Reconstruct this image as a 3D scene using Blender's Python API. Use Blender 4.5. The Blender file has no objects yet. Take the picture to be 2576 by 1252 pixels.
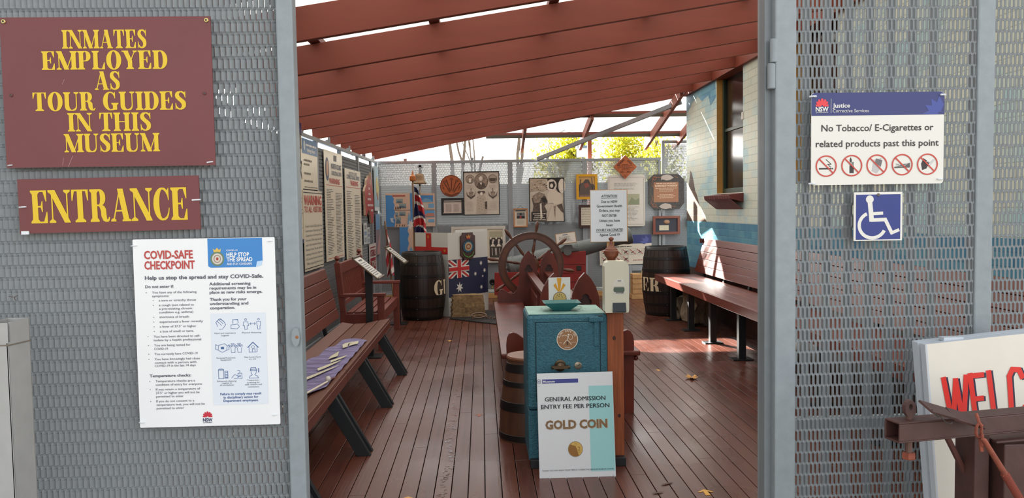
import bpy, bmesh, math, random
from mathutils import Vector, Matrix
from mathutils.geometry import tessellate_polygon
random.seed(7)
R = math.radians
sc = bpy.context.scene

# ------------------------------------------------------------------ camera
FOC, IW, IH = 1950.0, 2576, 1252
YAW, PIT, ROL, EYE = 0.039, 0.0515, 0.016, 1.5
CF = Vector((math.sin(YAW)*math.cos(PIT), math.cos(YAW)*math.cos(PIT), -math.sin(PIT)))
_r0 = Vector((math.cos(YAW), -math.sin(YAW), 0)); _u0 = _r0.cross(CF)
CR = _r0*math.cos(ROL) - _u0*math.sin(ROL)
CU = _u0*math.cos(ROL) + _r0*math.sin(ROL)
CAM = Vector((0, 0, EYE))
cd = bpy.data.cameras.new('camera'); cam = bpy.data.objects.new('camera', cd); sc.collection.objects.link(cam)
cd.sensor_width = 36.0; cd.lens = 36.0*FOC/IW; cd.clip_start = .05; cd.clip_end = 300
m4 = Matrix.Identity(4)
for i in range(3):
    m4[i][0] = CR[i]; m4[i][1] = CU[i]; m4[i][2] = -CF[i]; m4[i][3] = CAM[i]
cam.matrix_world = m4
sc.camera = cam

# ------------------------------------------------------------------ sky, sun, exposure
w = bpy.data.worlds.new('sky'); sc.world = w; w.use_nodes = True
wn = w.node_tree.nodes; wl = w.node_tree.links
bg = wn['Background']; sk = wn.new('ShaderNodeTexSky'); sk.sky_type = 'NISHITA'; sk.sun_disc = False
SUN_TRAVEL = Vector((.50, -1.0, -.52)).normalized()
sk.sun_elevation = math.asin(-SUN_TRAVEL.z); sk.sun_rotation = math.atan2(-SUN_TRAVEL.x, -SUN_TRAVEL.y)
sk.air_density = 1.0; sk.dust_density = 2.0; sk.ozone_density = 1.0
hv = wn.new('ShaderNodeHueSaturation'); hv.inputs['Saturation'].default_value = .22; wl.new(sk.outputs[0], hv.inputs['Color']); wl.new(hv.outputs[0], bg.inputs[0]); bg.inputs[1].default_value = .34
sl = bpy.data.lights.new('sun', 'SUN'); sl.energy = 30.0; sl.angle = R(.53); sl.color = (1, .955, .89)
so = bpy.data.objects.new('sun', sl); sc.collection.objects.link(so); so.location = (-8, 20, 12)
so.rotation_euler = SUN_TRAVEL.to_track_quat('-Z', 'Y').to_euler()
vs = sc.view_settings; vs.view_transform = 'Standard'; vs.look = 'None'; vs.gamma = 1; vs.use_curve_mapping = False
vs.exposure = 0.55
cy = sc.cycles
cy.max_bounces = 7; cy.diffuse_bounces = 4; cy.glossy_bounces = 3; cy.transmission_bounces = 5; cy.transparent_max_bounces = 8
cy.caustics_reflective = False; cy.caustics_refractive = False; cy.use_denoising = True
cy.sample_clamp_indirect = 6

# ------------------------------------------------------------------ helpers
def ray(u, v): return CF + CR*((u-IW/2)/FOC) - CU*((v-IH/2)/FOC)
def at(u, v, Y):                      # the point of the place seen at a pixel, at distance Y down the room
    d = ray(u, v); return CAM + d*(Y/d.y)
def atx(u, v, X):
    d = ray(u, v); return CAM + d*(X/d.x)
def fl(u, v, z=0):
    d = ray(u, v); return CAM + d*((z-EYE)/d.z)
def depth(p): return (Vector(p)-CAM).dot(CF)

def lin(c):
    c /= 255.0
    return c/12.92 if c <= .04045 else ((c+.055)/1.055)**2.4
_mats = {}
def P(r, g, b, rough=.5, name=None, metal=0, var=0, scale=8, bump=0, stretch=(1, 1, 1), coat=0, emit=0, detail=4):
    key = (r, g, b, rough, metal, var, scale, bump, stretch, coat)
    if key in _mats: return _mats[key]
    m = bpy.data.materials.new(name or 'paint_%d_%d_%d' % (r, g, b)); m.use_nodes = True
    n = m.node_tree.nodes; l = m.node_tree.links; p = n['Principled BSDF']
    c = (lin(r), lin(g), lin(b), 1)
    p.inputs['Base Color'].default_value = c; p.inputs['Roughness'].default_value = rough; p.inputs['Metallic'].default_value = metal
    if coat: p.inputs['Coat Weight'].default_value = coat; p.inputs['Coat Roughness'].default_value = .12
    if var or bump:
        tc = n.new('ShaderNodeTexCoord'); mp = n.new('ShaderNodeMapping'); mp.inputs['Scale'].default_value = stretch
        nz = n.new('ShaderNodeTexNoise'); nz.inputs['Scale'].default_value = scale; nz.inputs['Detail'].default_value = detail
        l.new(tc.outputs['Object'], mp.inputs[0]); l.new(mp.outputs[0], nz.inputs['Vector'])
        if var:
            mx = n.new('ShaderNodeMix'); mx.data_type = 'RGBA'
            mx.inputs[6].default_value = tuple(x*(1-var) for x in c[:3])+(1,); mx.inputs[7].default_value = tuple(min(1, x*(1+var)) for x in c[:3])+(1,)
            rp = n.new('ShaderNodeMapRange'); rp.inputs[1].default_value = .3; rp.inputs[2].default_value = .7
            l.new(nz.outputs['Fac'], rp.inputs[0]); l.new(rp.outputs[0], mx.inputs[0]); l.new(mx.outputs[2], p.inputs['Base Color'])
        if bump:
            b_ = n.new('ShaderNodeBump'); b_.inputs['Strength'].default_value = bump; b_.inputs['Distance'].default_value = .02
            l.new(nz.outputs['Fac'], b_.inputs['Height']); l.new(b_.outputs[0], p.inputs['Normal'])
    _mats[key] = m
    return m

def basis(o):
    M = o.matrix_basis.copy()
    while o.parent: o = o.parent; M = o.matrix_basis @ M
    return M

def tag(o, label=None, cat=None, group=None, kind=None):
    if label: o['label'] = label
    if cat: o['category'] = cat
    if group: o['group'] = group
    if kind: o['kind'] = kind
    return o

def thing(name, label, cat, loc=(0, 0, 0), rz=0, group=None, rot=None):
    o = bpy.data.objects.new(name, None); sc.collection.objects.link(o); o.empty_display_size = .1
    o.location = loc; o.rotation_euler = rot if rot else (0, 0, rz)
    return tag(o, label, cat, group)

class MB:
    """collects faces; build() links them as one mesh object"""
    def __init__(s): s.v = []; s.f = []; s.m = []; s.mats = []; s.fz = []
    def mi(s, m):
        if m not in s.mats: s.mats.append(m)
        return s.mats.index(m)
    def add(s, vs, fs, m):
        k = len(s.v); s.v += [Vector(x) for x in vs]; i = s.mi(m)
        for f in fs: s.f.append([k+j for j in f]); s.m.append(i)
        return s
    def face(s, pts, m): return s.add(pts, [list(range(len(pts)))], m)
    def box(s, a, b, m, M=None):
        x0, y0, z0 = a; x1, y1, z1 = b
        v = [Vector(q) for q in ((x0,y0,z0),(x1,y0,z0),(x1,y1,z0),(x0,y1,z0),(x0,y0,z1),(x1,y0,z1),(x1,y1,z1),(x0,y1,z1))]
        if M: v = [M @ q for q in v]
        return s.add(v, [(3,2,1,0),(4,5,6,7),(0,1,5,4),(1,2,6,5),(2,3,7,6),(3,0,4,7)], m)
    def bar(s, p, q, w, h, m, up=(0, 0, 1)):          # rectangular bar from p to q: w across, h along up
        p = Vector(p); q = Vector(q); d = (q-p).normalized(); up = Vector(up)
        r = d.cross(up).normalized(); u = r.cross(d).normalized()
        v = [c + r*(a*w/2) + u*(b*h/2) for c in (p, q) for a, b in ((-1,-1),(1,-1),(1,1),(-1,1))]
        return s.add(v, [(3,2,1,0),(4,5,6,7),(0,1,5,4),(1,2,6,5),(2,3,7,6),(3,0,4,7)], m)
    def tube(s, pts, r, m, n=8, caps=True):
        pts = [Vector(p) for p in pts]; rs = r if isinstance(r, (list, tuple)) else [r]*len(pts)
        v = []; f = []; pu = None
        for i, p in enumerate(pts):
            d = (pts[min(i+1, len(pts)-1)]-pts[max(i-1, 0)]).normalized()
            if pu is None: pu = Vector((0, 0, 1)) if abs(d.z) < .9 else Vector((1, 0, 0))
            a = d.cross(pu)
            if a.length < 1e-6: a = d.orthogonal()
            a.normalize(); pu = a.cross(d).normalized()
            for k in range(n):
                t = 2*math.pi*k/n; v.append(p + a*(math.cos(t)*rs[i]) + pu*(math.sin(t)*rs[i]))
        for i in range(len(pts)-1):
            for k in range(n): f.append((i*n+k, (i+1)*n+k, (i+1)*n+(k+1) % n, i*n+(k+1) % n))
        if caps: f.append(tuple(range(n))); f.append(tuple(reversed(range((len(pts)-1)*n, len(pts)*n))))
        return s.add(v, f, m)
    def lathe(s, prof, m, n=20, M=None, caps=True):     # prof: (radius, z) from the bottom up
        v = []; f = []; M = M or Matrix.Identity(4)
        for r, z in prof:
            for k in range(n):
                t = 2*math.pi*k/n; v.append(M @ Vector((r*math.cos(t), r*math.sin(t), z)))
        for i in range(len(prof)-1):
            for k in range(n): f.append((i*n+k, i*n+(k+1) % n, (i+1)*n+(k+1) % n, (i+1)*n+k))
        if caps: f.append(tuple(reversed(range(n)))); f.append(tuple(range((len(prof)-1)*n, len(prof)*n)))
        return s.add(v, f, m)
    def prism(s, poly, y0, y1, m, M=None, holes=(), mside=None):   # (x, z) outline pushed from y0 (front) to y1
        M = M or Matrix.Identity(4)
        loops = [list(poly)] + [list(h) for h in holes]
        flat = [p for lp in loops for p in lp]
        tris = tessellate_polygon([[Vector((p[0], p[1], 0)) for p in lp] for lp in loops])
        n = len(flat)
        v = [M @ Vector((p[0], y0, p[1])) for p in flat] + [M @ Vector((p[0], y1, p[1])) for p in flat]
        f = []
        for a, b, c in tris:
            (ax, az), (bx, bz), (cx, cz) = flat[a], flat[b], flat[c]
            if (bx-ax)*(cz-az)-(bz-az)*(cx-ax) < 0: b, c = c, b
            f += [(a, b, c), (n+a, n+c, n+b)]
        s.add(v, f, m)
        sd = []; k = 0
        for li, lp in enumerate(loops):
            L = len(lp); ar = sum(lp[i][0]*lp[(i+1) % L][1]-lp[(i+1) % L][0]*lp[i][1] for i in range(L))
            flip = (ar > 0) == (li > 0)
            for i in range(L):
                a, b = k+i, k+(i+1) % L
                sd.append((a, b, n+b, n+a) if flip else (b, a, n+a, n+b))
            k += L
        return s.add(v, sd, mside or m)
    def sphere(s, c, r, m, n=12, sq=(1, 1, 1)):
        c = Vector(c); pr = []
        for i in range(n//2+1):
            t = -math.pi/2+math.pi*i/(n//2); pr.append((max(1e-4, math.cos(t)*r), math.sin(t)*r))
        return s.lathe(pr, m, n, Matrix.Translation(c) @ Matrix.Diagonal((*sq, 1)))
    def build(s, name, parent=None, smooth=0, local=False, bevel=0, solid=0, keep=False):
        me = bpy.data.meshes.new(name)
        off = Vector((0, 0, 0)); V = s.v
        if parent is not None:
            if not local:
                Mi = basis(parent).inverted(); V = [Mi @ p for p in V]
        elif not local and not keep:
            xs = [p.x for p in V]; ys = [p.y for p in V]; zs = [p.z for p in V]
            off = Vector(((min(xs)+max(xs))/2, (min(ys)+max(ys))/2, min(zs))); V = [p-off for p in V]
        me.from_pydata([tuple(p) for p in V], [], s.f)
        for m in s.mats: me.materials.append(m)
        me.polygons.foreach_set('material_index', s.m)
        me.update()
        if smooth:
            me.polygons.foreach_set('use_smooth', [True]*len(s.f)); me.set_sharp_from_angle(angle=R(smooth))
        o = bpy.data.objects.new(name, me); sc.collection.objects.link(o); o.location = off
        if parent is not None: o.parent = parent
        if bevel:
            b = o.modifiers.new('bevel', 'BEVEL'); b.width = bevel; b.segments = 2; b.limit_method = 'ANGLE'; b.angle_limit = R(40)
        if solid:
            b = o.modifiers.new('solid', 'SOLIDIFY'); b.thickness = solid; b.offset = 0
        return o

def ell(cx, cy, rx, ry, n=24, a0=0, a1=360):
    return [(cx+rx*math.cos(R(a0+(a1-a0)*i/n)), cy+ry*math.sin(R(a0+(a1-a0)*i/n))) for i in range(n if a1-a0 >= 360 else n+1)]

_tx = {}
def text_mesh(body, bold=0.0, shear=0.0, res=2):
    key = (body, bold, shear, res)
    if key not in _tx:
        cu = bpy.data.curves.new('t', 'FONT'); cu.body = body; cu.resolution_u = res; cu.offset = bold; cu.shear = shear
        ob = bpy.data.objects.new('t', cu); me = bpy.data.meshes.new_from_object(ob)
        _tx[key] = ([(v.co.x, v.co.y) for v in me.vertices], [tuple(p.vertices) for p in me.polygons])
        bpy.data.objects.remove(ob); bpy.data.curves.remove(cu); bpy.data.meshes.remove(me)
    return _tx[key]

# heavy poster serif capitals, 100 units tall, drawn as strokes of a broad pen
HS = 5.0
def _hull(ps):
    ps = sorted(set((round(x, 3), round(y, 3)) for x, y in ps)); lo = []; up = []
    for p in ps:
        while len(lo) > 1 and (lo[-1][0]-lo[-2][0])*(p[1]-lo[-2][1])-(lo[-1][1]-lo[-2][1])*(p[0]-lo[-2][0]) <= 0: lo.pop()
        lo.append(p)
    for p in reversed(ps):
        while len(up) > 1 and (up[-1][0]-up[-2][0])*(p[1]-up[-2][1])-(up[-1][1]-up[-2][1])*(p[0]-up[-2][0]) <= 0: up.pop()
        up.append(p)
    return lo[:-1]+up[:-1]
def _rect(x0, y0, x1, y1): return [(x0, y0), (x1, y0), (x1, y1), (x0, y1)]
def _stem(x, y0=0, y1=100, w=25, sb=1, st=1, ov=9):
    g = [_rect(x-w/2, y0, x+w/2, y1)]
    for on, y, d in ((sb, y0, 1), (st, y1, -1)):
        if on: g.append([(x-w/2-ov, y), (x+w/2+ov, y), (x+w/2+ov, y+d*HS), (x+w/2, y+d*HS*2.4), (x-w/2, y+d*HS*2.4), (x-w/2-ov, y+d*HS)])
    return [q if sum(q[i][0]*q[(i+1) % len(q)][1]-q[(i+1) % len(q)][0]*q[i][1] for i in range(len(q))) > 0 else q[::-1] for q in g]
def _arc(cx, cy, rx, ry, a0, a1, W=25, n=14, wmin=6):
    g = []; pr = None
    for i in range(n+1):
        a = R(a0+(a1-a0)*i/n); x = cx+rx*math.cos(a); y = cy+ry*math.sin(a); w = (wmin+(W-wmin)*abs(math.cos(a))**1.3)/2
        q = [(x-w, y-HS/2), (x+w, y-HS/2), (x+w, y+HS/2), (x-w, y+HS/2)]
        if pr: g.append(_hull(pr+q))
        pr = q
    return g
def _path(pts):
    g = []; pr = None
    for x, y, w in pts:
        q = [(x-w/2, y-HS/2), (x+w/2, y-HS/2), (x+w/2, y+HS/2), (x-w/2, y+HS/2)]
        if pr: g.append(_hull(pr+q))
        pr = q
    return g
def _diag(x0, y0, x1, y1, w): return [_hull([(x0-w/2, y0), (x0+w/2, y0), (x1-w/2, y1), (x1+w/2, y1)])]
def _ser(x, y, d, hw=13): return [_hull([(x-hw, y), (x+hw, y), (x+hw, y+d*HS), (x-hw, y+d*HS), (x-3, y+d*HS*2), (x+3, y+d*HS*2)])]
GL = {
 'I': (46, _stem(23)),
 'N': (96, _diag(14, 100, 82, 0, 28)+_stem(14, w=6, st=0, ov=12)+_stem(82, w=6, sb=0, ov=12)+_ser(6, 100, -1, 10)),
 'M': (118, _diag(17, 100, 58, 0, 27)+_diag(58, 0, 98, 100, 6)+_stem(15, w=6, st=0, ov=11)+_stem(98, w=25, ov=8)+_ser(10, 100, -1, 10)),
 'A': (92, _diag(44, 100, 12, 0, 6)+_diag(46, 100, 72, 0, 26)+[_rect(24, 30, 62, 35)]+_ser(12, 0, 1, 12)+_ser(72, 0, 1, 20)),
 'T': (84, _stem(42, st=0, ov=12)+[_rect(4, 95, 80, 100), [(4, 66), (8, 66), (17, 95), (4, 95)], [(80, 66), (80, 95), (67, 95), (76, 66)]]),
 'E': (80, _stem(20, ov=8)+[_rect(20, 95, 72, 100), _rect(20, 0, 74, 5), _rect(28, 48, 54, 53), [(72, 66), (72, 96), (56, 96), (68, 66)], [(74, 34), (70, 34), (57, 4), (74, 4)], [(54, 34), (54, 67), (50, 67), (44, 50), (50, 34)]]),
 'L': (76, _stem(20, ov=8)+[_rect(20, 0, 72, 5), [(72, 38), (68, 38), (54, 4), (72, 4)]]),
 'P': (78, _stem(20, ov=8)+[_rect(20, 95, 46, 100), _rect(20, 44, 46, 49)]+_arc(44, 72, 17, 25.5, -90, 90, 25)),
 'R': (90, _stem(20, ov=8)+[_rect(20, 95, 44, 100), _rect(20, 48, 46, 53)]+_arc(42, 74, 17, 23.5, -90, 90, 24)+_path([(44, 50, 8), (54, 46, 20), (60, 36, 24), (61, 20, 24), (66, 6, 18), (74, 2, 12), (82, 5, 6), (86, 12, 4)])),
 'O': (88, _arc(44, 50, 29, 50, 90, 270, 27)+_arc(44, 50, 29, 50, -90, 90, 27)),
 'D': (88, _stem(20, ov=8)+[_rect(20, 95, 46, 100), _rect(20, 0, 46, 5)]+_arc(44, 50, 27, 47.5, -90, 90, 26)),
 'U': (90, _stem(20, 26, 100, sb=0, ov=8)+_stem(74, 26, 100, w=6, sb=0, ov=11)+_path([(20, 30, 25), (21, 18, 25), (26, 8, 24), (36, 2, 20), (48, 1.5, 16), (60, 4, 12), (69, 11, 8), (73, 20, 6), (74, 30, 6)])),
 'Y': (88, _diag(20, 100, 45, 44, 27)+_diag(74, 100, 48, 44, 6)+_stem(45, 0, 48, st=0, ov=9)+_ser(18, 100, -1, 19)+_ser(74, 100, -1, 12)),
 'H': (100, _stem(20, ov=8)+_stem(78, ov=8)+[_rect(30, 48, 70, 53)]),
 'S': (70, _path([(63, 66, 3), (60, 82, 5), (52, 92, 9), (40, 98, 12), (27, 96, 17), (18, 88, 20), (16, 76, 23), (22, 65, 27), (35, 54, 30), (48, 43, 29), (54, 32, 25), (54, 18, 22), (46, 7, 17), (34, 2, 12), (20, 6, 9), (12, 16, 5), (8, 34, 3)])+[[(63, 66), (65, 66), (65, 99), (62, 99), (56, 88)], [(8, 34), (6, 34), (6, 1), (9, 1), (15, 14)]]),
 'C': (80, _arc(44, 50, 28, 48, 75, 285, 27)+_path([(52, 97, 8), (62, 90, 7), (69, 78, 4), (72, 64, 3)])+_path([(52, 3, 8), (64, 10, 6), (71, 22, 4), (74, 36, 3)])+[[(72, 63), (74, 63), (74, 99), (71, 99), (64, 88)]]),
 'G': (92, _arc(44, 50, 28, 48, 75, 285, 27)+_path([(52, 97, 8), (62, 90, 7), (68, 78, 4), (71, 66, 3)])+[[(71, 65), (73, 65), (73, 99), (70, 99), (63, 88)]]+_stem(70, 3, 40, w=24, sb=0, ov=9)+_path([(50, 2.5, 14), (62, 5, 14), (70, 10, 20)])),
 'W': (124, _diag(20, 100, 42, 0, 26)+_diag(64, 100, 42, 0, 6)+_diag(62, 100, 86, 0, 26)+_diag(110, 100, 87, 0, 6)+_ser(20, 100, -1, 18)+_ser(62, 100, -1, 16)+_ser(110, 100, -1, 11)),
 ' ': (34, []),
}
def serif_mesh(body, gap=3):
    vs = []; fs = []; x = 0
    for ch in body:
        adv, polys = GL[ch]
        for q in polys:
            k = len(vs); vs += [(px+x, py) for px, py in q]; fs.append(tuple(range(k, k+len(q))))
        x += adv+gap
    return vs, fs

class Sign:
    """a flat board w x h units (k metres each), units counted from its top-left corner, front facing local -y"""
    def __init__(s, name, label, cat, c, w, h, k, rz=0, th=.004, board=None, tilt=0, roll=0, group=None, edge=None, corner=0, outline=None):
        s.w, s.h, s.k, s.th = w, h, k, th
        s.eps = max(.0003, depth(c)*.00018)
        M = Matrix.Translation(c) @ Matrix.Rotation(rz, 4, 'Z') @ Matrix.Rotation(tilt, 4, 'X') @ Matrix.Rotation(roll, 4, 'Y')
        s.root = None; s.M = M; s.name = name; s.meta = (label, cat, group); s.mb = MB(); s.kids = []
        if board:
            if outline is None:
                r = corner
                if r:
                    outline = ell(w-r, r, r, r, 4, -90, 0)+ell(w-r, h-r, r, r, 4, 0, 90)+ell(r, h-r, r, r, 4, 90, 180)+ell(r, r, r, r, 4, 180, 270)
                else: outline = [(0, 0), (w, 0), (w, h), (0, h)]
            s.mb.prism([s.q(*p) for p in outline], 0, th, board, mside=edge)
    def q(s, x, y): return ((x-s.w/2)*s.k, (s.h/2-y)*s.k)
    def p3(s, x, y, L=1): a, b = s.q(x, y); return Vector((a, -s.eps*L, b))
    def poly(s, pts, m, L=1, mb=None):
        ar = sum(pts[i][0]*pts[(i+1) % len(pts)][1]-pts[(i+1) % len(pts)][0]*pts[i][1] for i in range(len(pts)))
        if ar > 0: pts = pts[::-1]
        s.n = (getattr(s, 'n', 0)+1) % 24; L += s.n*.035          # no two layers of ink in one plane
        (mb or s.mb).face([s.p3(x, y, L) for x, y in pts], m)
    def rect(s, x0, y0, x1, y1, m, L=1, mb=None): s.poly([(x0, y0), (x1, y0), (x1, y1), (x0, y1)], m, L, mb)
    def disc(s, cx, cy, rx, ry, m, L=1, n=20, mb=None): s.poly(ell(cx, cy, rx, ry, n), m, L, mb)
    def ring(s, cx, cy, rx, ry, t, m, L=1, n=24, a0=0, a1=360, mb=None):
        o = ell(cx, cy, rx, ry, n, a0, a1); i = ell(cx, cy, rx-t, ry-t, n, a0, a1); N = len(o)
        for k in range(n): s.poly([o[k], o[(k+1) % N], i[(k+1) % N], i[k]], m, L, mb)
    def line(s, pts, wd, m, L=1, mb=None, close=False):
        if close: pts = list(pts)+[pts[0]]
        for (x0, y0), (x1, y1) in zip(pts, pts[1:]):
            d = math.hypot(x1-x0, y1-y0) or 1; nx, ny = -(y1-y0)/d*wd/2, (x1-x0)/d*wd/2; ex, ey = (x1-x0)/d*wd*.3, (y1-y0)/d*wd*.3
            s.poly([(x0+nx-ex, y0+ny-ey), (x1+nx+ex, y1+ny+ey), (x1-nx+ex, y1-ny+ey), (x0-nx-ex, y0-ny-ey)], m, L, mb)
    def glyphs(s, vs, fs, sx, sy, ox, oy, m, L, mb, rot=0, layered=False, dx=0):
        c, n = math.cos(rot), math.sin(rot); pts = []
        for x, y in vs:
            a, b = (x+dx)*sx, y*sy; pts.append(s.p3(ox+a*c+b*n, oy+a*n-b*c, L))
        if layered:
            for j, f in enumerate(fs): (mb or s.mb).face([pts[i]-Vector((0, s.eps*.03*(j % 20), 0)) for i in f], m)
        else: (mb or s.mb).add(pts, fs, m)
    def text(s, body, x, y, cap, m, L=2, w=None, al='c', bold=0.0, shear=0, mb=None, serif=False, rot=0, res=2):
        """baseline y, capital height cap; w squeezes or stretches the line to that width"""
        if serif: vs, fs = serif_mesh(body); sy = cap/100.0
        else: vs, fs = text_mesh(body, bold, shear, res); sy = cap/.70
        if not vs: return
        x0 = min(v[0] for v in vs); x1 = max(v[0] for v in vs)
        sx = w/(x1-x0) if w else sy; W = (x1-x0)*sx
        dx = -x0 - (W/2 if al == 'c' else W if al == 'r' else 0)/sx
        s.glyphs(vs, fs, sx, sy, x, y, m, L, mb, rot, serif, dx)
    def lines(s, x0, x1, y0, y1, n, m, t=.4, L=1, ragged=.25):      # rows of small print too fine to read
        st = (y1-y0)/n; rnd = random.Random(int(x0*7+y0*13+n))
        for i in range(n):
            yy = y0+st*i; e = x1-(x1-x0)*ragged*rnd.random()
            xx = x0
            while xx < e:
                ww = (x1-x0)*rnd.uniform(.05, .16); s.rect(xx, yy, min(e, xx+ww), yy+st*t, m, L); xx += ww+(x1-x0)*.025
    def done(s):
        lab, cat, grp = s.meta
        o = s.mb.build(s.name, local=True); o.matrix_basis = s.M; tag(o, lab, cat, grp); s.root = o
        for nm, mb in s.kids: mb.build(nm, o, local=True)
        return o
    def part(s, nm):
        mb = MB(); s.kids.append((nm, mb)); return mb
    def tie(s, x, y, x2, y2, m, wd=3.2):                                # a white cable tie through the board's edge
        mb = s.part('cable_tie'); a = s.p3(x, y, 1); b = s.p3(x2, y2, 1); r = wd*s.k/2
        mid = (a+b)/2; mid.y -= r*1.6; a.y -= r*.3; b.y += .004
        mb.tube([a+Vector((0, .003, 0)), a+Vector((0, -r*1.1, 0)), mid, b+Vector((0, -r, 0)), b], r, m, 6)
    def screw(s, x, y, r, m, m2, nm='screw'):
        mb = s.part(nm); c = s.p3(x, y, 1); kr = r*s.k
        mb.lathe([(kr, 0), (kr, kr*.25), (kr*.75, kr*.5)], m, 12, Matrix.Translation(c) @ Matrix.Rotation(R(90), 4, 'X'))
        mb.lathe([(kr*.45, kr*.5), (kr*.45, kr*.55)], m2, 8, Matrix.Translation(c) @ Matrix.Rotation(R(90), 4, 'X'))

def px_sign(name, label, cat, u0, v0, u1, v1, Y, **kw):
    """a board facing the camera's wall whose middle is seen at the middle of that pixel box, Y metres down the room"""
    c = at((u0+u1)/2, (v0+v1)/2, Y); k = depth(c)/FOC
    return Sign(name, label, cat, c, u1-u0, v1-v0, k, **kw)

def copy_tree(o, parent=None):
    c = o.copy(); sc.collection.objects.link(c)
    if parent: c.parent = parent
    for ch in [x for x in sc.objects if x.parent == o]: copy_tree(ch, c)
    return c

# ------------------------------------------------------------------ shared materials
GREY = P(140, 147, 150, .42, 'grey_gloss_paint', var=.06, scale=30, bump=.08)
GREY2 = P(128, 132, 133, .5, 'grey_mesh_paint', var=.06, scale=60)
FRAME = P(150, 155, 158, .5, 'fence_frame_paint')
WHITE = P(238, 238, 236, .35, 'white_board'); PAPER = P(228, 226, 218, .45, 'paper'); CREAM = P(222, 214, 194, .5, 'cream_paper')
TIE = P(225, 228, 230, .35, 'nylon'); STEELD = P(60, 58, 55, .4, 'dark_metal', metal=.6)
INK = P(34, 34, 38, .5, 'ink'); INKG = P(95, 96, 102, .5, 'grey_ink'); INK2 = P(150, 148, 142, .5, 'faint_ink')
MAROON = P(110, 47, 48, .4, 'maroon_board', var=.05, scale=6); YELLOW = P(226, 188, 18, .4, 'yellow_letter')
BLACK = P(24, 26, 27, .45, 'black_paint'); RED = P(190, 40, 40, .4, 'red_print'); NAVY = P(42, 50, 110, .4, 'navy_print')
BLUE = P(70, 130, 190, .4, 'blue_print'); BROWNM = P(100, 44, 34, .42, 'red_brown_stain', var=.14, scale=14, stretch=(1, .15, 1))
RAFT = P(128, 58, 40, .6, 'rafter_stain', var=.1, scale=10, stretch=(.15, 1, 1))
BENCH = P(106, 48, 34, .38, 'bench_stain', var=.12, scale=16, stretch=(1, .12, 1))
PEW = P(98, 40, 27, .3, 'varnished_pew', var=.4, scale=5, stretch=(1, 1, .5))
# ------------------------------------------------------------------ floor
BP = .0905
GAPX = fl(1177, 1252).x
def deck_material():
    m = bpy.data.materials.new('varnished_deck_boards'); m.use_nodes = True
    n = m.node_tree.nodes; l = m.node_tree.links; p = n['Principled BSDF']
    g = n.new('ShaderNodeNewGeometry'); sx = n.new('ShaderNodeSeparateXYZ'); l.new(g.outputs['Position'], sx.inputs[0])
    d = n.new('ShaderNodeMath'); d.operation = 'MULTIPLY_ADD'; d.inputs[1].default_value = 1/BP; d.inputs[2].default_value = 100-GAPX/BP
    l.new(sx.outputs['X'], d.inputs[0]); fr = n.new('ShaderNodeMath'); fr.operation = 'FLOOR'; l.new(d.outputs[0], fr.inputs[0])
    wn_ = n.new('ShaderNodeTexWhiteNoise'); wn_.noise_dimensions = '1D'; l.new(fr.outputs[0], wn_.inputs['W'])
    mp = n.new('ShaderNodeMapping'); mp.inputs['Scale'].default_value = (14, .8, 1); l.new(g.outputs['Position'], mp.inputs[0])
    nz = n.new('ShaderNodeTexNoise'); nz.inputs['Scale'].default_value = 2.4; nz.inputs['Detail'].default_value = 6; l.new(mp.outputs[0], nz.inputs['Vector'])
    n2 = n.new('ShaderNodeTexNoise'); n2.inputs['Scale'].default_value = 1.3; n2.inputs['Detail'].default_value = 5; l.new(g.outputs['Position'], n2.inputs['Vector'])
    a = n.new('ShaderNodeMath'); a.operation = 'MULTIPLY_ADD'; a.inputs[1].default_value = .45; l.new(wn_.outputs['Value'], a.inputs[0]); l.new(nz.outputs['Fac'], a.inputs[2])
    a2 = n.new('ShaderNodeMath'); a2.operation = 'MULTIPLY_ADD'; a2.inputs[1].default_value = .55; l.new(n2.outputs['Fac'], a2.inputs[0]); l.new(a.outputs[0], a2.inputs[2])
    cr = n.new('ShaderNodeValToRGB'); l.new(a2.outputs[0], cr.inputs[0])
    cr.color_ramp.elements[0].position = .45; cr.color_ramp.elements[0].color = (lin(58), lin(28), lin(23), 1)
    cr.color_ramp.elements[1].position = 1.35; cr.color_ramp.elements[1].color = (lin(98), lin(56), lin(44), 1)
    l.new(cr.outputs[0], p.inputs['Base Color'])
    mr = n.new('ShaderNodeMapRange'); mr.inputs[1].default_value = .3; mr.inputs[2].default_value = .7; mr.inputs[3].default_value = .2; mr.inputs[4].default_value = .38
    l.new(n2.outputs['Fac'], mr.inputs[0]); l.new(mr.outputs[0], p.inputs['Roughness'])
    b = n.new('ShaderNodeBump'); b.inputs['Strength'].default_value = .12; b.inputs['Distance'].default_value = .01; l.new(nz.outputs['Fac'], b.inputs['Height']); l.new(b.outputs[0], p.inputs['Normal'])
    return m
DECK = deck_material()
f = MB(); k0 = int((-2.3-GAPX)/BP)-1
for i in range(k0, k0+66):
    x = GAPX+i*BP; cuts = [2.55]+[2.55+(i*1.37) % 3.3+1.2+3.6*j for j in range(4)]
    cuts = [c for c in cuts if c < 13]+[13.25]
    for a, b in zip(cuts, cuts[1:]):
        if b-a > .05: f.box((x+.0022, a+.0008, -.022), (x+BP-.0022, b-.0008, 0), DECK)
f.box((-2.4, 2.5, -.12), (3.5, 13.3, -.06), BLACK)  # black sheet below the boards, there to darken the gaps
tag(f.build('floor', bevel=.0015), 'dark red varnished timber deck boards', kind='structure')
g = MB(); g.box((-40, -30, -.5), (40, 2.5, -.05), P(150, 146, 138, .9, 'concrete_apron', var=.12, scale=3))
tag(g.build('ground_outside'), 'concrete apron before the gate', kind='structure')
g = MB(); g.box((-40, 13.3, -.5), (40, 70, -.05), P(110, 108, 90, .95, 'yard_earth', var=.2, scale=2))
tag(g.build('ground_yard'), 'bare yard behind the fence', kind='structure')

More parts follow.
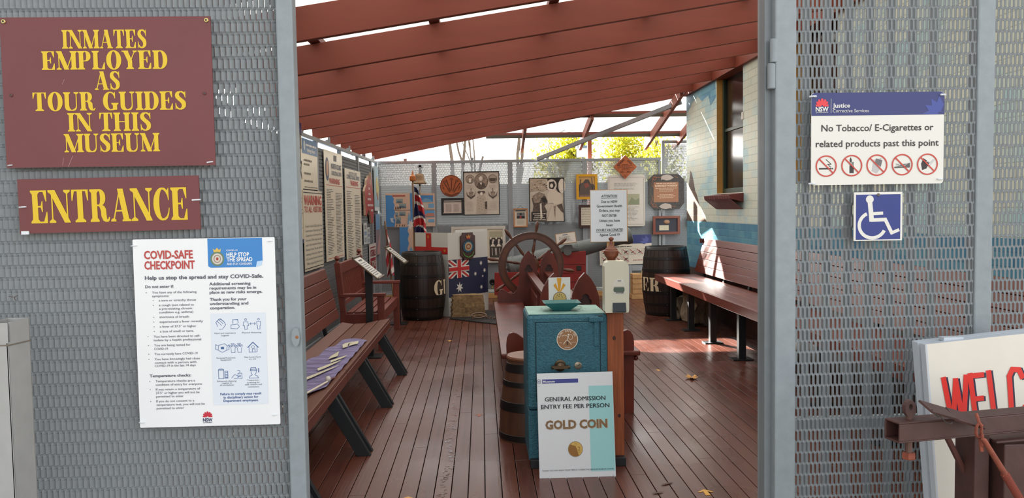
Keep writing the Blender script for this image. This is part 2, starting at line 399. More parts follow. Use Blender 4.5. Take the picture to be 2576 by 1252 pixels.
# ------------------------------------------------------------------ brick wall with the painted mural
WX = 3.05
def brick_material(name, stops, by='noise', mortar=.72, bump=.5):
    m = bpy.data.materials.new(name); m.use_nodes = True
    n = m.node_tree.nodes; l = m.node_tree.links; p = n['Principled BSDF']; p.inputs['Roughness'].default_value = .5
    g = n.new('ShaderNodeNewGeometry'); sx = n.new('ShaderNodeSeparateXYZ'); l.new(g.outputs['Position'], sx.inputs[0])
    cb = n.new('ShaderNodeCombineXYZ'); l.new(sx.outputs['Y'], cb.inputs[0]); l.new(sx.outputs['Z'], cb.inputs[1])
    br = n.new('ShaderNodeTexBrick'); br.inputs['Scale'].default_value = 1; br.inputs['Brick Width'].default_value = .24; br.inputs['Row Height'].default_value = .086
    br.inputs['Mortar Size'].default_value = .004; br.inputs['Mortar Smooth'].default_value = .3; l.new(cb.outputs[0], br.inputs['Vector'])
    nz = n.new('ShaderNodeTexNoise'); nz.inputs['Scale'].default_value = 1.7; nz.inputs['Detail'].default_value = 5; l.new(g.outputs['Position'], nz.inputs['Vector'])
    wv = n.new('ShaderNodeMath'); wv.operation = 'MULTIPLY_ADD'; wv.inputs[1].default_value = .5; l.new(br.outputs['Color'], wv.inputs[0])
    br.inputs['Color1'].default_value = (0, 0, 0, 1); br.inputs['Color2'].default_value = (.45, .45, .45, 1); br.inputs['Mortar'].default_value = (.2, .2, .2, 1)
    l.new(nz.outputs['Fac'], wv.inputs[2])
    cr = n.new('ShaderNodeValToRGB'); l.new(wv.outputs[0], cr.inputs[0])
    while len(cr.color_ramp.elements) < len(stops): cr.color_ramp.elements.new(.5)
    for e, (pos, c) in zip(cr.color_ramp.elements, stops): e.position = pos; e.color = (*[lin(x) for x in c], 1)
    mx = n.new('ShaderNodeMix'); mx.data_type = 'RGBA'; mx.blend_type = 'MULTIPLY'; l.new(br.outputs['Fac'], mx.inputs[0]); l.new(cr.outputs[0], mx.inputs[6])
    mx.inputs[7].default_value = (mortar, mortar, mortar, 1); l.new(mx.outputs[2], p.inputs['Base Color'])
    b = n.new('ShaderNodeBump'); b.invert = True; b.inputs['Strength'].default_value = bump; b.inputs['Distance'].default_value = .012
    l.new(br.outputs['Fac'], b.inputs['Height']); l.new(b.outputs[0], p.inputs['Normal'])
    return m
SKYB = brick_material('mural_pale_sky_bricks', [(.3, (146, 192, 202)), (.48, (178, 208, 206)), (.62, (206, 216, 200)), (.78, (212, 214, 194)), (.95, (180, 202, 190))])
SEAB = brick_material('mural_blue_sea_bricks', [(.3, (32, 92, 132)), (.55, (58, 128, 158)), (.8, (96, 156, 170))])
ROCKB = brick_material('mural_brown_rock_bricks', [(.3, (60, 46, 38)), (.6, (92, 72, 58)), (.9, (120, 98, 78))])
BLUB = brick_material('mural_deep_sky_bricks', [(.3, (62, 128, 168)), (.6, (110, 168, 190)), (.9, (160, 200, 196))])
DARKB = brick_material('dark_brick_base', [(.3, (44, 26, 22)), (.9, (70, 42, 34))])
REVEAL = P(196, 150, 78, .6, 'ochre_reveal', var=.1, scale=8)
YE, Y1, Y2 = 11.4, 9.93, 8.93; ZS = 1.655; ZT = 3.12
w = MB(); D = .11
def wq(ya, yb, za, zb, m, x=WX): w.face([(x, yb, za), (x, ya, za), (x, ya, zb), (x, yb, zb)], m)
YN = 2.75; YD1, YD2 = 7.45, 6.55
for ya, yb in ((YE, Y1), (Y1, Y2), (Y2, YD1), (YD1, YD2), (YD2, YN)):
    wq(ya, yb, -.05, .62, DARKB); wq(ya, yb, .62, 1.285, SEAB)
    if (ya, yb) == (Y1, Y2): wq(ya, yb, 1.285, ZS, SKYB)
    elif (ya, yb) == (YD1, YD2): wq(ya, yb, 1.285, 1.7, SKYB)
    else: wq(ya, yb, 1.285, ZT, SKYB)
w.face([(WX, YE, -.05), (WX+.3, YE, -.05), (WX+.3, YE, ZT), (WX, YE, ZT)], SKYB)
w.face([(WX+.28, YN, -.05), (WX+.28, YE, -.05), (WX+.28, YE, ZT), (WX+.28, YN, ZT)], DARKB)
for y, s_ in ((Y1, 1), (Y2, -1), (YD1, 1), (YD2, -1)):
    w.face([(WX, y, ZS), (WX+D, y, ZS), (WX+D, y, ZT), (WX, y, ZT)], REVEAL)
for ya, yb, z in ((Y1, Y2, ZS), (YD1, YD2, 1.7)): w.face([(WX, ya, z), (WX, yb, z), (WX+D, yb, z), (WX+D, ya, z)], REVEAL)
# painted headland and the deep blue corner of sky, on the bricks themselves
w.face([(WX-.0015, y, z) for y, z in ((11.395, 1.286), (11.395, 1.83), (11.3, 1.75), (11.2, 2.02), (11.12, 1.98), (11.03, 1.86), (10.95, 1.72), (10.86, 1.66), (10.74, 1.52), (10.6, 1.42), (10.48, 1.33), (10.38, 1.286))], ROCKB)
w.face([(WX-.0015, y, z) for y, z in ((11.395, 2.86), (11.395, 3.13), (10.0, 3.13), (9.96, 2.9), (10.2, 2.82), (10.3, 2.97), (10.6, 2.93), (10.8, 3.03), (11.1, 2.97), (11.25, 2.9))], BLUB)
w.face([(WX, Y1, ZT-.001), (WX+.28, Y1, ZT-.001), (WX+.28, Y2, ZT-.001), (WX, Y2, ZT-.001)], RAFT); w.face([(WX, YD1, ZT-.001), (WX+.28, YD1, ZT-.001), (WX+.28, YD2, ZT-.001), (WX, YD2, ZT-.001)], RAFT)
tag(w.build('wall_right'), 'painted brick wall with a pale sky and blue sea mural', kind='structure')
GREENF = P(40, 62, 50, .4, 'dark_green_window_paint'); GLASSD = P(26, 24, 23, .15, 'dark_window_glass')
for nm, ya, yb, z0 in (('window_1', Y1, Y2, ZS), ('window_2', YD1, YD2, 1.7)):
    t = thing(nm, 'tall dark sash window in the mural wall', None, (WX+.1, (ya+yb)/2, z0)); t['kind'] = 'structure'
    fr = MB(); x = WX+.075
    for a, b in (((x, yb, z0), (x+.05, yb+.055, ZT)), ((x, ya-.055, z0), (x+.05, ya, ZT)), ((x, yb+.05, z0), (x+.05, ya-.05, z0+.06)), ((x+.01, yb+.05, z0+.78), (x+.045, ya-.05, z0+.82))): fr.box(a, b, GREENF)
    fr.build('window_sash', t, bevel=.003)
    gl = MB(); gl.box((x+.028, yb+.05, z0+.06), (x+.034, ya-.05, ZT), GLASSD); gl.build('window_pane', t)
sill = MB(); SB = P(104, 40, 36, .5, 'sill_brick', var=.2, scale=20)
n_ = 11
for i in range(n_):
    a = Y2-.02+(Y1-Y2+.04)*i/n_; b = a+(Y1-Y2+.04)/n_-.007
    sill.add([(WX-.16, a, ZS-.075), (WX+.1, a, ZS-.14), (WX+.1, b, ZS-.14), (WX-.16, b, ZS-.075), (WX-.17, a, ZS-.03), (WX+.1, a, ZS+.004), (WX+.1, b, ZS+.004), (WX-.17, b, ZS-.03)],
             [(3,2,1,0),(4,5,6,7),(0,1,5,4),(1,2,6,5),(2,3,7,6),(3,0,4,7)], SB)
    sill.add([(WX-.16, a, ZS-.075), (WX-.005, a, ZS-.2), (WX-.005, b, ZS-.2), (WX-.16, b, ZS-.075)], [(0, 1, 2, 3)], SB)
tag(sill.build('window_sill', bevel=.003), 'sloping dark red brick sill under the tall window', kind='structure')
c = MB(); pt = atx(1873, 291, WX+.02); c.box(pt-Vector((.03, .03, .045)), pt+Vector((.02, .03, .045)), P(210, 205, 195, .4)); c.build('window_catch', bpy.data.objects['window_1'], bevel=.006)

# ------------------------------------------------------------------ expanded metal sheet
def expanded(name, w, h, pitch, row, bw, t, mat, fine=True, solid=0, th=0):
    """sheet w x h in local x-z from the lower corner: rows of slots, each row half a pitch along; strands twisted by +-t"""
    nc = int(w/pitch)+1; nr = int(h/row)
    lv = [(-.5, 1, 0), (-.43, .93, .45), (-.35, bw*1.12, .95), (.35, bw*1.12, .95), (.43, .93, .45), (.5, 1, 0)] if fine else [(-.5, 1, 0), (-.36, bw*1.1, 1), (.36, bw*1.1, 1), (.5, 1, 0)]
    vs = []; fs = []; L = len(lv)
    for j in range(nr):
        for i in range(-1, nc+1):
            cx = (i+.5+.5*(j % 2))*pitch; cz = (j+.5)*row; k = len(vs)
            if cx+pitch/2 < 0 or cx-pitch/2 > w: continue
            for a, b, c_ in lv:
                x0 = cx-pitch*b/2; x1 = cx+pitch*b/2
                vs.append((min(w, max(0, x0)), -t*c_, cz+a*row)); vs.append((min(w, max(0, x1)), t*c_, cz+a*row))
            for q in range(L-1): fs.append((k+2*q, k+2*q+1, k+2*q+3, k+2*q+2))
    me = bpy.data.meshes.new(name); me.from_pydata(vs, [], fs); me.materials.append(mat); me.update()
    return me
def sheet(me, parent, loc, rz=0, solid=0, name='mesh_infill'):
    o = bpy.data.objects.new(name, me); sc.collection.objects.link(o)
    o.parent = parent; o.matrix_basis = basis(parent).inverted() @ (Matrix.Translation(loc) @ Matrix.Rotation(rz, 4, 'Z'))
    if solid:
        b = o.modifiers.new('gauge', 'SOLIDIFY'); b.thickness = solid; b.offset = 0
    return o
# --- front: gate leaf with the signs
GY = 2.42
gx0 = at(692, 626, 2.40).x; pxr = at(753, 626, 2.40).x
px0 = at(711, 626, 2.40).x
t = thing('steel_gate', 'grey steel mesh gate leaf carrying the maroon signs and white poster', 'gate', ((px0-2.1)/2, GY, 0))
fr = MB(); fr.box((px0, 2.40, .03), (pxr, 2.452, 2.75), GREY); fr.build('gate_stile', t, bevel=.005)
fr = MB(); fr.box((-2.15, 2.43, .03), (px0, 2.465, .08), GREY); fr.build('gate_rail', t, bevel=.004)
sheet(expanded('mesh_left', 1.56, 2.7, .0172, .0368, .70, .0042, GREY2), t, (px0-1.552, 2.425, .06), solid=.0014)
lg = MB(); c = at(746, 846, 2.395); pr = ell(0, 0, .0125, .029, 20)
lg.prism(pr, -.013, .006, GREY, Matrix.Translation(c)); lg.tube([c+Vector((.004, -.014, 0)), c+Vector((.004, .004, 0))], .006, P(150, 100, 60, .8), 8)
lg.build('lock_lug', t, bevel=.002)
# --- front: hung panel beside the opening
bx0, bx1 = at(1950, 626, 2.40).x, at(2003, 626, 2.40).x
cx0, cx1 = at(2450, 500, 2.43).x, at(2494, 500, 2.43).x
t = thing('steel_gate', 'grey steel mesh panel carrying the no tobacco and wheelchair signs', 'gate', ((bx0+cx0)/2, GY, 0))
fr = MB(); fr.box((bx0, 2.40, .03), (bx1, 2.452, 2.75), GREY); fr.build('gate_stile', t, bevel=.005)
sheet(expanded('mesh_right', cx0-bx1+.008, 2.7, .0141, .0362, .60, .0026, GREY2), t, (bx1-.01, 2.425, .05), solid=.0014)
t = thing('bar_gate', 'grey gate leaf of upright bars folded back behind the panel with the no tobacco sign', 'gate', (1.4, 2.95, 0))
fr = MB(); fr.box((1.07, 2.93, .0), (1.12, 2.97, 2.75), GREY); fr.build('gate_stile', t, bevel=.004)
for z in (.0, .62, 2.7):
    fr = MB(); fr.box((1.12, 2.935, z), (1.80, 2.965, z+.05), GREY); fr.build('gate_rail', t, bevel=.004)
for i in range(8):
    fr = MB(); x = 1.155+i*.083; fr.box((x, 2.94, .05), (x+.026, 2.96, 2.7), GREY); fr.build('upright_bar', t, bevel=.003)
t = thing('steel_post', 'thick grey steel post between two mesh panels behind the wheelchair sign', 'post', ((cx0+cx1)/2, 2.45, 0))
fr = MB(); fr.box((cx0, 2.42, -.03), (cx1, 2.47, 2.75), GREY); fr.build('post_tube', t, bevel=.005)
t = thing('mesh_fence_section', 'grey steel mesh fence section above the welcome board', 'fence', (cx1+.3, 2.45, 0))
sheet(expanded('mesh_end', .7, 2.7, .0141, .0362, .58, .0024, GREY2), t, (cx1, 2.44, .05), solid=.0014)
fr = MB(); fr.box((cx1, 2.43, .02), (cx1+.7, 2.46, .06), GREY); fr.build('bottom_rail', t)
ax0, ax1 = at(1920, 626, 2.44).x, at(1946, 626, 2.44).x
t = thing('gate_post', 'slim grey steel post with a hinge at the edge of the opening', 'post', ((ax0+ax1)/2, 2.44, 0))
fr = MB(); fr.box((ax0, 2.43, -.03), (ax1, 2.48, 2.75), P(116, 122, 124, .42, 'grey_gloss_post', var=.05, scale=30)); fr.build('post_tube', t, bevel=.004)
for v0, v1, du in ((98, 158, 2), (160, 224, -4)):
    hg = MB(); a = at(1945+du, v0, 2.41); b = at(1945+du, v1, 2.41)
    hg.tube([a, a+(b-a)*.03, a+(b-a)*.97, b], [.010, .0125, .0125, .010], GREY, 10); hg.build('hinge_barrel', t, smooth=40)
# --- short open post before the gate leaf
t = thing('square_steel_post', 'short open-topped square steel post standing before the gate leaf', 'post', (at(0, 1000, 2.2).x, 2.2, 0))
a = at(-30, 1000, 2.18).x; b = at(27, 1000, 2.18).x; zt = at(10, 812, 2.18).z
PB = P(168, 166, 162, .45, 'pale_grey_paint', var=.05, scale=20)
fr = MB(); y0, y1 = 2.18, 2.285
fr.box((a, y0, -.05), (b, y0+.004, zt), PB); fr.box((a, y1-.004, -.05), (b, y1, zt), PB); fr.box((a, y0, -.05), (a+.004, y1, zt), PB)
fr.prism([(y0, -.05), (y1, -.05), (y1, zt), (y0+.012, zt), (y0+.012, zt-.055), (y0, zt-.055)], b-.004, b, PB, Matrix(((0, 1, 0, 0), (1, 0, 0, 0), (0, 0, 1, 0), (0, 0, 0, 1))))
fr.box((a+.004, y0+.004, zt-.12), (b-.004, y1-.004, zt-.11), BLACK)
fr.build('post_tube', t, bevel=.0015)
rp = MB(); z = zt-.062; rp.tube([(a-.002, y0-.002, z), (b+.002, y0-.002, z), (b+.002, y1+.002, z-.004), (a-.002, y1+.002, z-.004)], .0016, P(120, 108, 92, .8), 5); rp.build('string_tie', t)

# ------------------------------------------------------------------ fences down the side and across the end
FY = 13.1; FH = 2.332
def xl(Y): return -1.74-.024*(FY-Y)
MESHL = P(138, 142, 144, .45, 'pale_grey_mesh_paint')
side_me = expanded('mesh_side', 1.2, 2.18, .030, .044, .80, -.0075, GREY2, fine=False)
back_me = expanded('mesh_back', 1.22, 2.22, .0145, .0368, .85, .003, MESHL, fine=False)
back_w = expanded('mesh_narrow', .91, 2.22, .0145, .0368, .85, .003, MESHL, fine=False)
ys = [2.48, 3.74, 5.0, 6.27, 7.54, 8.82, 10.10, 11.37, 12.5, 13.06]
what = ['beside the gate opening', 'behind the near end of the long bench', 'behind the purple pennant', 'behind the long bench backrest', 'carrying the cut-off navy-topped notice',
        'carrying the visiting times board and red warning poster', 'carrying the first tall warning notice', 'carrying the second tall warning notice', 'carrying the faded map poster']
for (ya, yb), ph in zip(zip(ys, ys[1:]), what):
    ang = math.atan2(xl(yb)-xl(ya), yb-ya); rz = R(90)-ang
    t = thing('mesh_fence_section', 'grey mesh side fence section '+ph, 'fence', (xl((ya+yb)/2), (ya+yb)/2, 0), rz, 'side fence sections')
    L = yb-ya; M = Matrix.Translation((xl(ya), ya, 0)) @ Matrix.Rotation(rz, 4, 'Z')
    fr = MB()
    for a, b in (((0, -.02, 0), (.042, .02, FH-.042)), ((L-.042, -.02, 0), (L, .02, FH-.042)), ((0, -.02, FH-.042), (L, .022, FH)), ((.042, -.018, .05), (L-.042, .018, .09))): fr.box(a, b, FRAME, M)
    fr.build('fence_frame', t, bevel=.003)
    o = sheet(side_me, t, M @ Vector((.03, .004, .08)), rz)
    if L < 1.2: o.scale.x = (L-.06)/1.2
    cl = MB(); cl.box((L/2-.02, -.025, FH), (L/2+.02, .025, FH+.035), FRAME, M); cl.build('roof_bracket', t); cl = MB(); cl.tube([M @ Vector((L/2+.08, 0, FH-.01)), M @ Vector((L/2+.08, 0, FH+.07))], .012, FRAME, 6); cl.build('roof_bolt', t)
xs = [-1.74, -.78, .50, 1.76, 3.06]
what = ['with the reef poster boards', 'with the round carved plaque', 'with the small orange-framed photograph', 'with the wood diamond and octagonal plaque']
for (xa, xb), ph in zip(zip(xs, xs[1:]), what):
    t = thing('mesh_fence_section', 'grey mesh end fence section '+ph, 'fence', ((xa+xb)/2, FY, 0), 0, 'end fence sections')
    fr = MB()
    for a, b in (((xa, FY, 0), (xa+.04, FY+.04, FH-.045)), ((xb-.04, FY, 0), (xb, FY+.04, FH-.045)), ((xa, FY-.002, FH-.045), (xb, FY+.042, FH)), ((xa+.04, FY, .05), (xb-.04, FY+.04, .10))): fr.box(a, b, FRAME)
    fr.build('fence_frame', t, bevel=.003)
    if xb-xa < 1.1: sheet(back_w, t, (xa+.025, FY+.03, .08))
    else:
        o = sheet(back_me, t, (xa+.025, FY+.03, .08)); o.scale.x = (xb-xa-.05)/1.22
    cl = MB(); cl.box(((xa+xb)/2-.02, FY, FH), ((xa+xb)/2+.03, FY+.04, FH+.04), FRAME); cl.build('roof_bracket', t)
t = thing('mesh_fence_section', 'tall narrow mesh fence section against the mural wall corner', 'fence', (3.5, FY, 0))
fr = MB(); h2 = 2.62
for a, b in (((3.08, FY, 0), (3.13, FY+.05, h2-.05)), ((3.08, FY, h2-.05), (4.35, FY+.05, h2)), ((4.3, FY, 0), (4.35, FY+.05, h2-.05))): fr.box(a, b, FRAME)
fr.build('fence_frame', t, bevel=.003)
sheet(back_me, t, (3.12, FY+.03, .08)).scale.z = 1.12
kb = MB(); kb.box((-1.7, FY-.03, 0), (3.05, FY-.005, .085), P(196, 150, 96, .6, 'pine_kickboard', var=.15, scale=6, stretch=(.1, 1, 1)))
tag(kb.build('baseboard_back', bevel=.003), 'raw pine kickboard along the foot of the end fence', kind='structure')
kb = MB(); kb.box((-1.98, 4, 0), (-1.93, 5, .06), FRAME)

# beyond the fences
bf = MB(); CB = P(62, 66, 70, .6, 'grey_sheet_fence')
for i in range(90):
    x = -5+i*.12; bf.add([(x, 14.5, 0), (x+.05, 14.5, 0), (x+.06, 14.53, 0), (x+.11, 14.53, 0), (x+.12, 14.5, 0), (x, 14.5, 1.97), (x+.05, 14.5, 1.97), (x+.06, 14.53, 1.97), (x+.11, 14.53, 1.97), (x+.12, 14.5, 1.97)],
                         [(0, 1, 6, 5), (1, 2, 7, 6), (2, 3, 8, 7), (3, 4, 9, 8)], CB)
tag(bf.build('sheet_metal_fence'), 'grey ribbed sheet metal fence seen through the end mesh', 'fence')
bf = MB(); CW = P(78, 88, 94, .55, 'slate_grey_boards', var=.08, scale=5); CW2 = P(104, 136, 166, .4, 'reflection_blue_boards'); CWD = P(112, 120, 124, .6, 'board_joint'); CWL = P(150, 160, 166, .5, 'board_edge')  # topmost boards coloured pale blue to stand for a reflection
for i in range(20):
    z = i*.105; a = Vector((xl(2)-.075, 2.5, z)); b = Vector((xl(13.05)-.075, 13.05, z)); m = CW2 if i > 16 else CW; u = Vector((0, 0, .097)); v = Vector((0, 0, .105))
    bf.face([a, b, b+u, a+u], m); bf.face([a+u, b+u, b+v, a+v], CWL if i > 16 else CWD)
a = Vector((xl(2)-.075, 2.5, 2.1)); b = Vector((xl(13.05)-.075, 13.05, 2.1)); u = Vector((0, 0, .13)); v = Vector((.06, 0, .13)); bf.face([a, b, b+u, a+u], CW2); bf.face([a+u, b+u, b+v, a+v], CW2)  # includes a cap added to keep sun out of the gap behind the mesh
tag(bf.build('weatherboard_wall'), 'slate grey weatherboards glimpsed through the side mesh', 'wall', kind='structure')

bf = MB(); bf.box((-9, 0, -.05), (-6, 14.6, 7.5), P(150, 128, 112, .8, 'sun_block_brown', var=.1, scale=5))  # unseen block, added to stop side sun reaching the gate
tag(bf.build('sun_block'), 'tall unseen block added beyond the weatherboards to stop the sun', 'building', kind='structure')
# ------------------------------------------------------------------ roof: rafters, purlins, translucent sheet
RS = .159
def zb(X): return 3.125-RS*(WX-X)
def diag_x(Y): return None
RP, RY0 = .907, 2.717
ph = ['just inside the gate', 'over the near bench end', 'bounding the open strip of daylight', 'fourth behind the gate', 'over the purple pennant', 'over the lecterns', 'over the tall window', 'level with the sill', 'over the barrels', 'nearest the end opening', 'short and deepest under the eave']
for i in range(11):
    Y = RY0+RP*i
    if Y > 12.2: break
    xa, xb = -1.93, WX+.01
    if Y > YE: xb = WX-(Y-YE)/(FY-YE)*(WX+1.8)
    r_ = MB(); dz = .195
    r_.add([(xa, Y, zb(xa)), (xb, Y, zb(xb)), (xb, Y+.045, zb(xb)), (xa, Y+.045, zb(xa)), (xa, Y, zb(xa)+dz), (xb, Y, zb(xb)+dz), (xb, Y+.045, zb(xb)+dz), (xa, Y+.045, zb(xa)+dz)],
           [(3,2,1,0),(4,5,6,7),(0,1,5,4),(1,2,6,5),(2,3,7,6),(3,0,4,7)], RAFT)
    tag(r_.build('roof_rafter', bevel=.003), 'dark red roof rafter '+ph[i], 'rafter', 'roof rafters', 'structure')
# end rafter along the slanting edge of the roof
r_ = MB(); p = Vector((WX, YE, zb(WX))); q = Vector((-1.8, FY, zb(-1.8)))
r_.bar(p+Vector((0, 0, .0975)), q+Vector((0, 0, .0975)), .045, .195, RAFT)
tag(r_.build('roof_rafter'), 'dark red hip rafter along the slanting roof edge', 'rafter', 'roof rafters', 'structure')
lg = MB(); lg.box((WX-.045, 2.2, 3.11), (WX+.3, YE, 3.33), RAFT); tag(lg.build('roof_ledger'), 'dark red ledger board along the top of the mural wall', kind='structure')
PUR = P(110, 54, 42, .6, 'purlin_stain')
for X in (-1.95, -1.12, -.30, .53, 1.36, 2.19, 2.98):
    b = MB(); yb = min(FY, YE+(WX-X)/(WX+1.8)*(FY-YE)); z = zb(X)+.195
    b.add([(X-.035, 2.4, z), (X+.035, 2.4, z+.07*RS), (X+.035, yb, z+.07*RS), (X-.035, yb, z), (X-.035, 2.4, z+.045), (X+.035, 2.4, z+.056), (X+.035, yb, z+.056), (X-.035, yb, z+.045)],
          [(3,2,1,0),(4,5,6,7),(0,1,5,4),(1,2,6,5),(2,3,7,6),(3,0,4,7)], PUR)
    tag(b.build('roof_purlin'), 'dark red purlin above the rafters', 'purlin', 'roof purlins', 'structure')
def sheet_material():
    m = bpy.data.materials.new('translucent_white_sheet'); m.use_nodes = True
    n = m.node_tree.nodes; l = m.node_tree.links; n.remove(n['Principled BSDF'])
    t_ = n.new('ShaderNodeBsdfTranslucent'); t_.inputs[0].default_value = (.27, .27, .263, 1)
    d_ = n.new('ShaderNodeBsdfDiffuse'); d_.inputs[0].default_value = (.8, .8, .78, 1)
    mx = n.new('ShaderNodeMixShader'); mx.inputs[0].default_value = .22
    l.new(t_.outputs[0], mx.inputs[1]); l.new(d_.outputs[0], mx.inputs[2]); l.new(mx.outputs[0], n['Material Output'].inputs[0])
    return m
SHEET = sheet_material()
r_ = MB(); n_ = 60
for i in range(n_):
    ya = 2.3; 
    pa = -2.15+5.2*i/n_; pb = -2.15+5.2*(i+1)/n_
    def edge(X): return min(FY+.05, YE+.05+(WX-X)/(WX+1.8)*(FY-YE))
    h = lambda X, k_: zb(X)+.195+.058+.012*(k_ % 2)
    r_.face([(pa, ya, h(pa, i)), (pb, ya, h(pb, i+1)), (pb, edge(pb), h(pb, i+1)), (pa, edge(pa), h(pa, i))], SHEET)
tag(r_.build('ceiling'), 'translucent white corrugated roof sheet', kind='structure')

# neighbouring roof beyond the slanting edge
def z2(Y): return 2.64+.23*(FY-Y)
RAF2 = P(150, 84, 66, .6, 'pale_red_rafter', var=.1, scale=10)
for X, ya, yb, lab in ((2.86, 10.95, 13.15, 'short red rafter of the far roof nearest the mural wall'), (3.36, 10.6, 13.15, 'red rafter of the far roof mostly hidden behind the mural wall corner'), (1.72, 11.85, 13.12, 'red rafter of the far roof ending by the wood diamond'), (.72, 12.3, 13.2, 'stubby red rafter of the far roof above the small framed photograph')):
    b = MB(); b.bar((X, ya, z2(ya)-.02), (X, yb+.25, z2(yb+.25)-.02), .045, .14, RAF2)
    tag(b.build('roof_rafter'), lab, 'rafter', 'far roof rafters', 'structure')
for Y, xa in ((12.95, .1), (12.0, 1.55)):
    b = MB(); b.bar((xa, Y, z2(Y)+.06), (4.6, Y, z2(Y)+.06), .07, .05, PUR); b.bar((xa, Y-.03, z2(Y)+.02), (4.6, Y-.03, z2(Y)+.02), .02, .05, P(70, 66, 52, .6))
    tag(b.build('roof_purlin'), 'dark purlin under the far roof sheet', 'purlin', 'far roof purlins', 'structure')
r_ = MB(); n_ = 50
for i in range(n_):
    a = -1.9+6.9*i/n_; b = -1.9+6.9*(i+1)/n_
    e = lambda X: max(10.4, YE+.06+(WX-X)/(WX+1.8)*(FY-YE)) if X < WX else 10.4
    h = lambda Y, k_: z2(Y)+.1+.012*(k_ % 2)
    if e(a) > 13.05: continue
    r_.face([(a, e(a), h(e(a), i)), (b, e(b), h(e(b), i+1)), (b, 13.12, h(13.12, i+1)), (a, 13.12, h(13.12, i))], SHEET)
tag(r_.build('ceiling_far'), 'translucent sheet of the far roof', kind='structure')
b = MB(); q = at(1352, 404, FY-.02); q += Vector((0, -.02, .025)); p = Vector((2.96, 11.36, 3.03))
b.bar(q, p, .05, .065, FRAME); tag(b.build('steel_hip_brace', bevel=.004), 'grey steel brace rising from the end fence to the mural wall corner', 'brace')
b = MB(); p = at(1483, 395, 13.3); b.box((p.x-.035, 13.25, -.05), (p.x+.035, 13.32, 2.75), P(170, 88, 58, .6)); tag(b.build('timber_post_stub'), 'short orange-brown timber post on the end fence holding the far roof', 'post')
# ------------------------------------------------------------------ signs on the gate
SY = 2.392
s = px_sign('notice_board', 'maroon board with yellow capitals about inmates employed as tour guides', 'sign', 14, 45, 532, 418, SY, th=.004, board=MAROON, roll=0)
L = s.part('lettering')
for body, y, x0, x1 in (('INMATES', 78, 158, 366), ('EMPLOYED', 130, 106, 416), ('AS', 181, 234, 296), ('TOUR GUIDES', 232, 80, 458), ('IN THIS', 284, 163, 369), ('MUSEUM', 336, 152, 389)):
    s.text(body, (x0+x1)/2-8, y, 46, YELLOW, w=x1-x0, serif=True, mb=L)
BRASS = P(190, 170, 110, .3, 'brass', metal=.9)
for x in (10, 508): s.screw(x, 10, 6, BRASS, STEELD)
for x in (20, 497): s.screw(x, 192, 4.5, P(100, 60, 55, .5), STEELD)
s.tie(14, 366, 2, 367, TIE); s.tie(498, 366, 512, 364, TIE)
s.line([(152, 372), (164, 345)], .7, P(200, 160, 160, .5)); s.line([(138, 368), (141, 350)], .7, P(200, 160, 160, .5)); s.line([(146, 166), (152, 154)], .6, P(200, 160, 160, .5))
s.done()
s = px_sign('notice_board', 'long maroon board with the single yellow word entrance', 'sign', 52, 446, 499, 582, SY, th=.004, board=MAROON, roll=-.008)
L = s.part('lettering')
s.text('ENTRANCE', 223, 111, 82, YELLOW, w=386, serif=True, mb=L)
s.tie(18, 69, 1, 70, TIE, 4); s.tie(430, 62, 448, 61, TIE, 4)
mb = s.part('cable_tie'); c = s.p3(14, 134); mb.box(c+Vector((-.011, -.004, -.005)), c+Vector((.011, 0, .005)), TIE)
s.done()
# poster
s = px_sign('health_poster', 'white COVID checkpoint poster with a blue corner, tied to the gate', 'sign', 346, 599, 696, 1074, SY, th=.003, board=WHITE, corner=3)
PB1 = P(58, 130, 196, .4, 'poster_blue'); SALMON = P(186, 66, 60, .4, 'poster_red'); PTX = P(82, 84, 96, .5, 'poster_text'); PANEL = P(224, 228, 234, .45, 'poster_panel'); ICON = P(70, 100, 150, .5, 'icon_blue')
s.poly([(184, 1), (319, 1), (319, 58), (302, 74), (190, 74), (184, 70)], PB1); s.poly([(319, 58), (316, 70), (302, 74), (305, 60)], P(190, 215, 240, .4), 2)
L = s.part('lettering')
T = lambda b, x, y, h, m=PTX, w=None, al='l', bold=.012: s.text(b, x, y, h, m, w=w, al=al, bold=bold, mb=L, L=3)
T('COVID-SAFE', 27, 49, 20, SALMON, 120, bold=.03); T('CHECKPOINT', 27, 75, 20, SALMON, 124, bold=.03)
T('COVID-19', 230, 33, 4, WHITE, 28); T('HELP STOP', 230, 47, 10, WHITE, 56, bold=.03); T('THE SPREAD', 230, 59, 10, WHITE, 64, bold=.03); T('AND STAY COVIDSAFE', 230, 68, 5.5, WHITE, 62, bold=.02)
cx, cy_ = 207, 52
s.ring(cx, cy_, 17, 18, 3.5, P(110, 130, 90, .5), 2); s.disc(cx, cy_, 13, 14, P(215, 205, 190, .4), 2); s.ring(cx, cy_, 9, 10, 2, P(150, 130, 110, .5), 3); s.disc(cx, cy_, 3, 4, P(170, 60, 50, .5), 3)
s.poly([(cx-8, 35), (cx-10, 26), (cx-5, 30), (cx, 24), (cx+5, 30), (cx+10, 26), (cx+8, 35)], P(225, 185, 80, .4), 2)
T('Help us stop the spread and stay COVID-Safe.', 27, 101, 9.2, PTX, 292, bold=.025)
T('Do not enter if:', 27, 122, 7, PTX, 70, bold=.02)
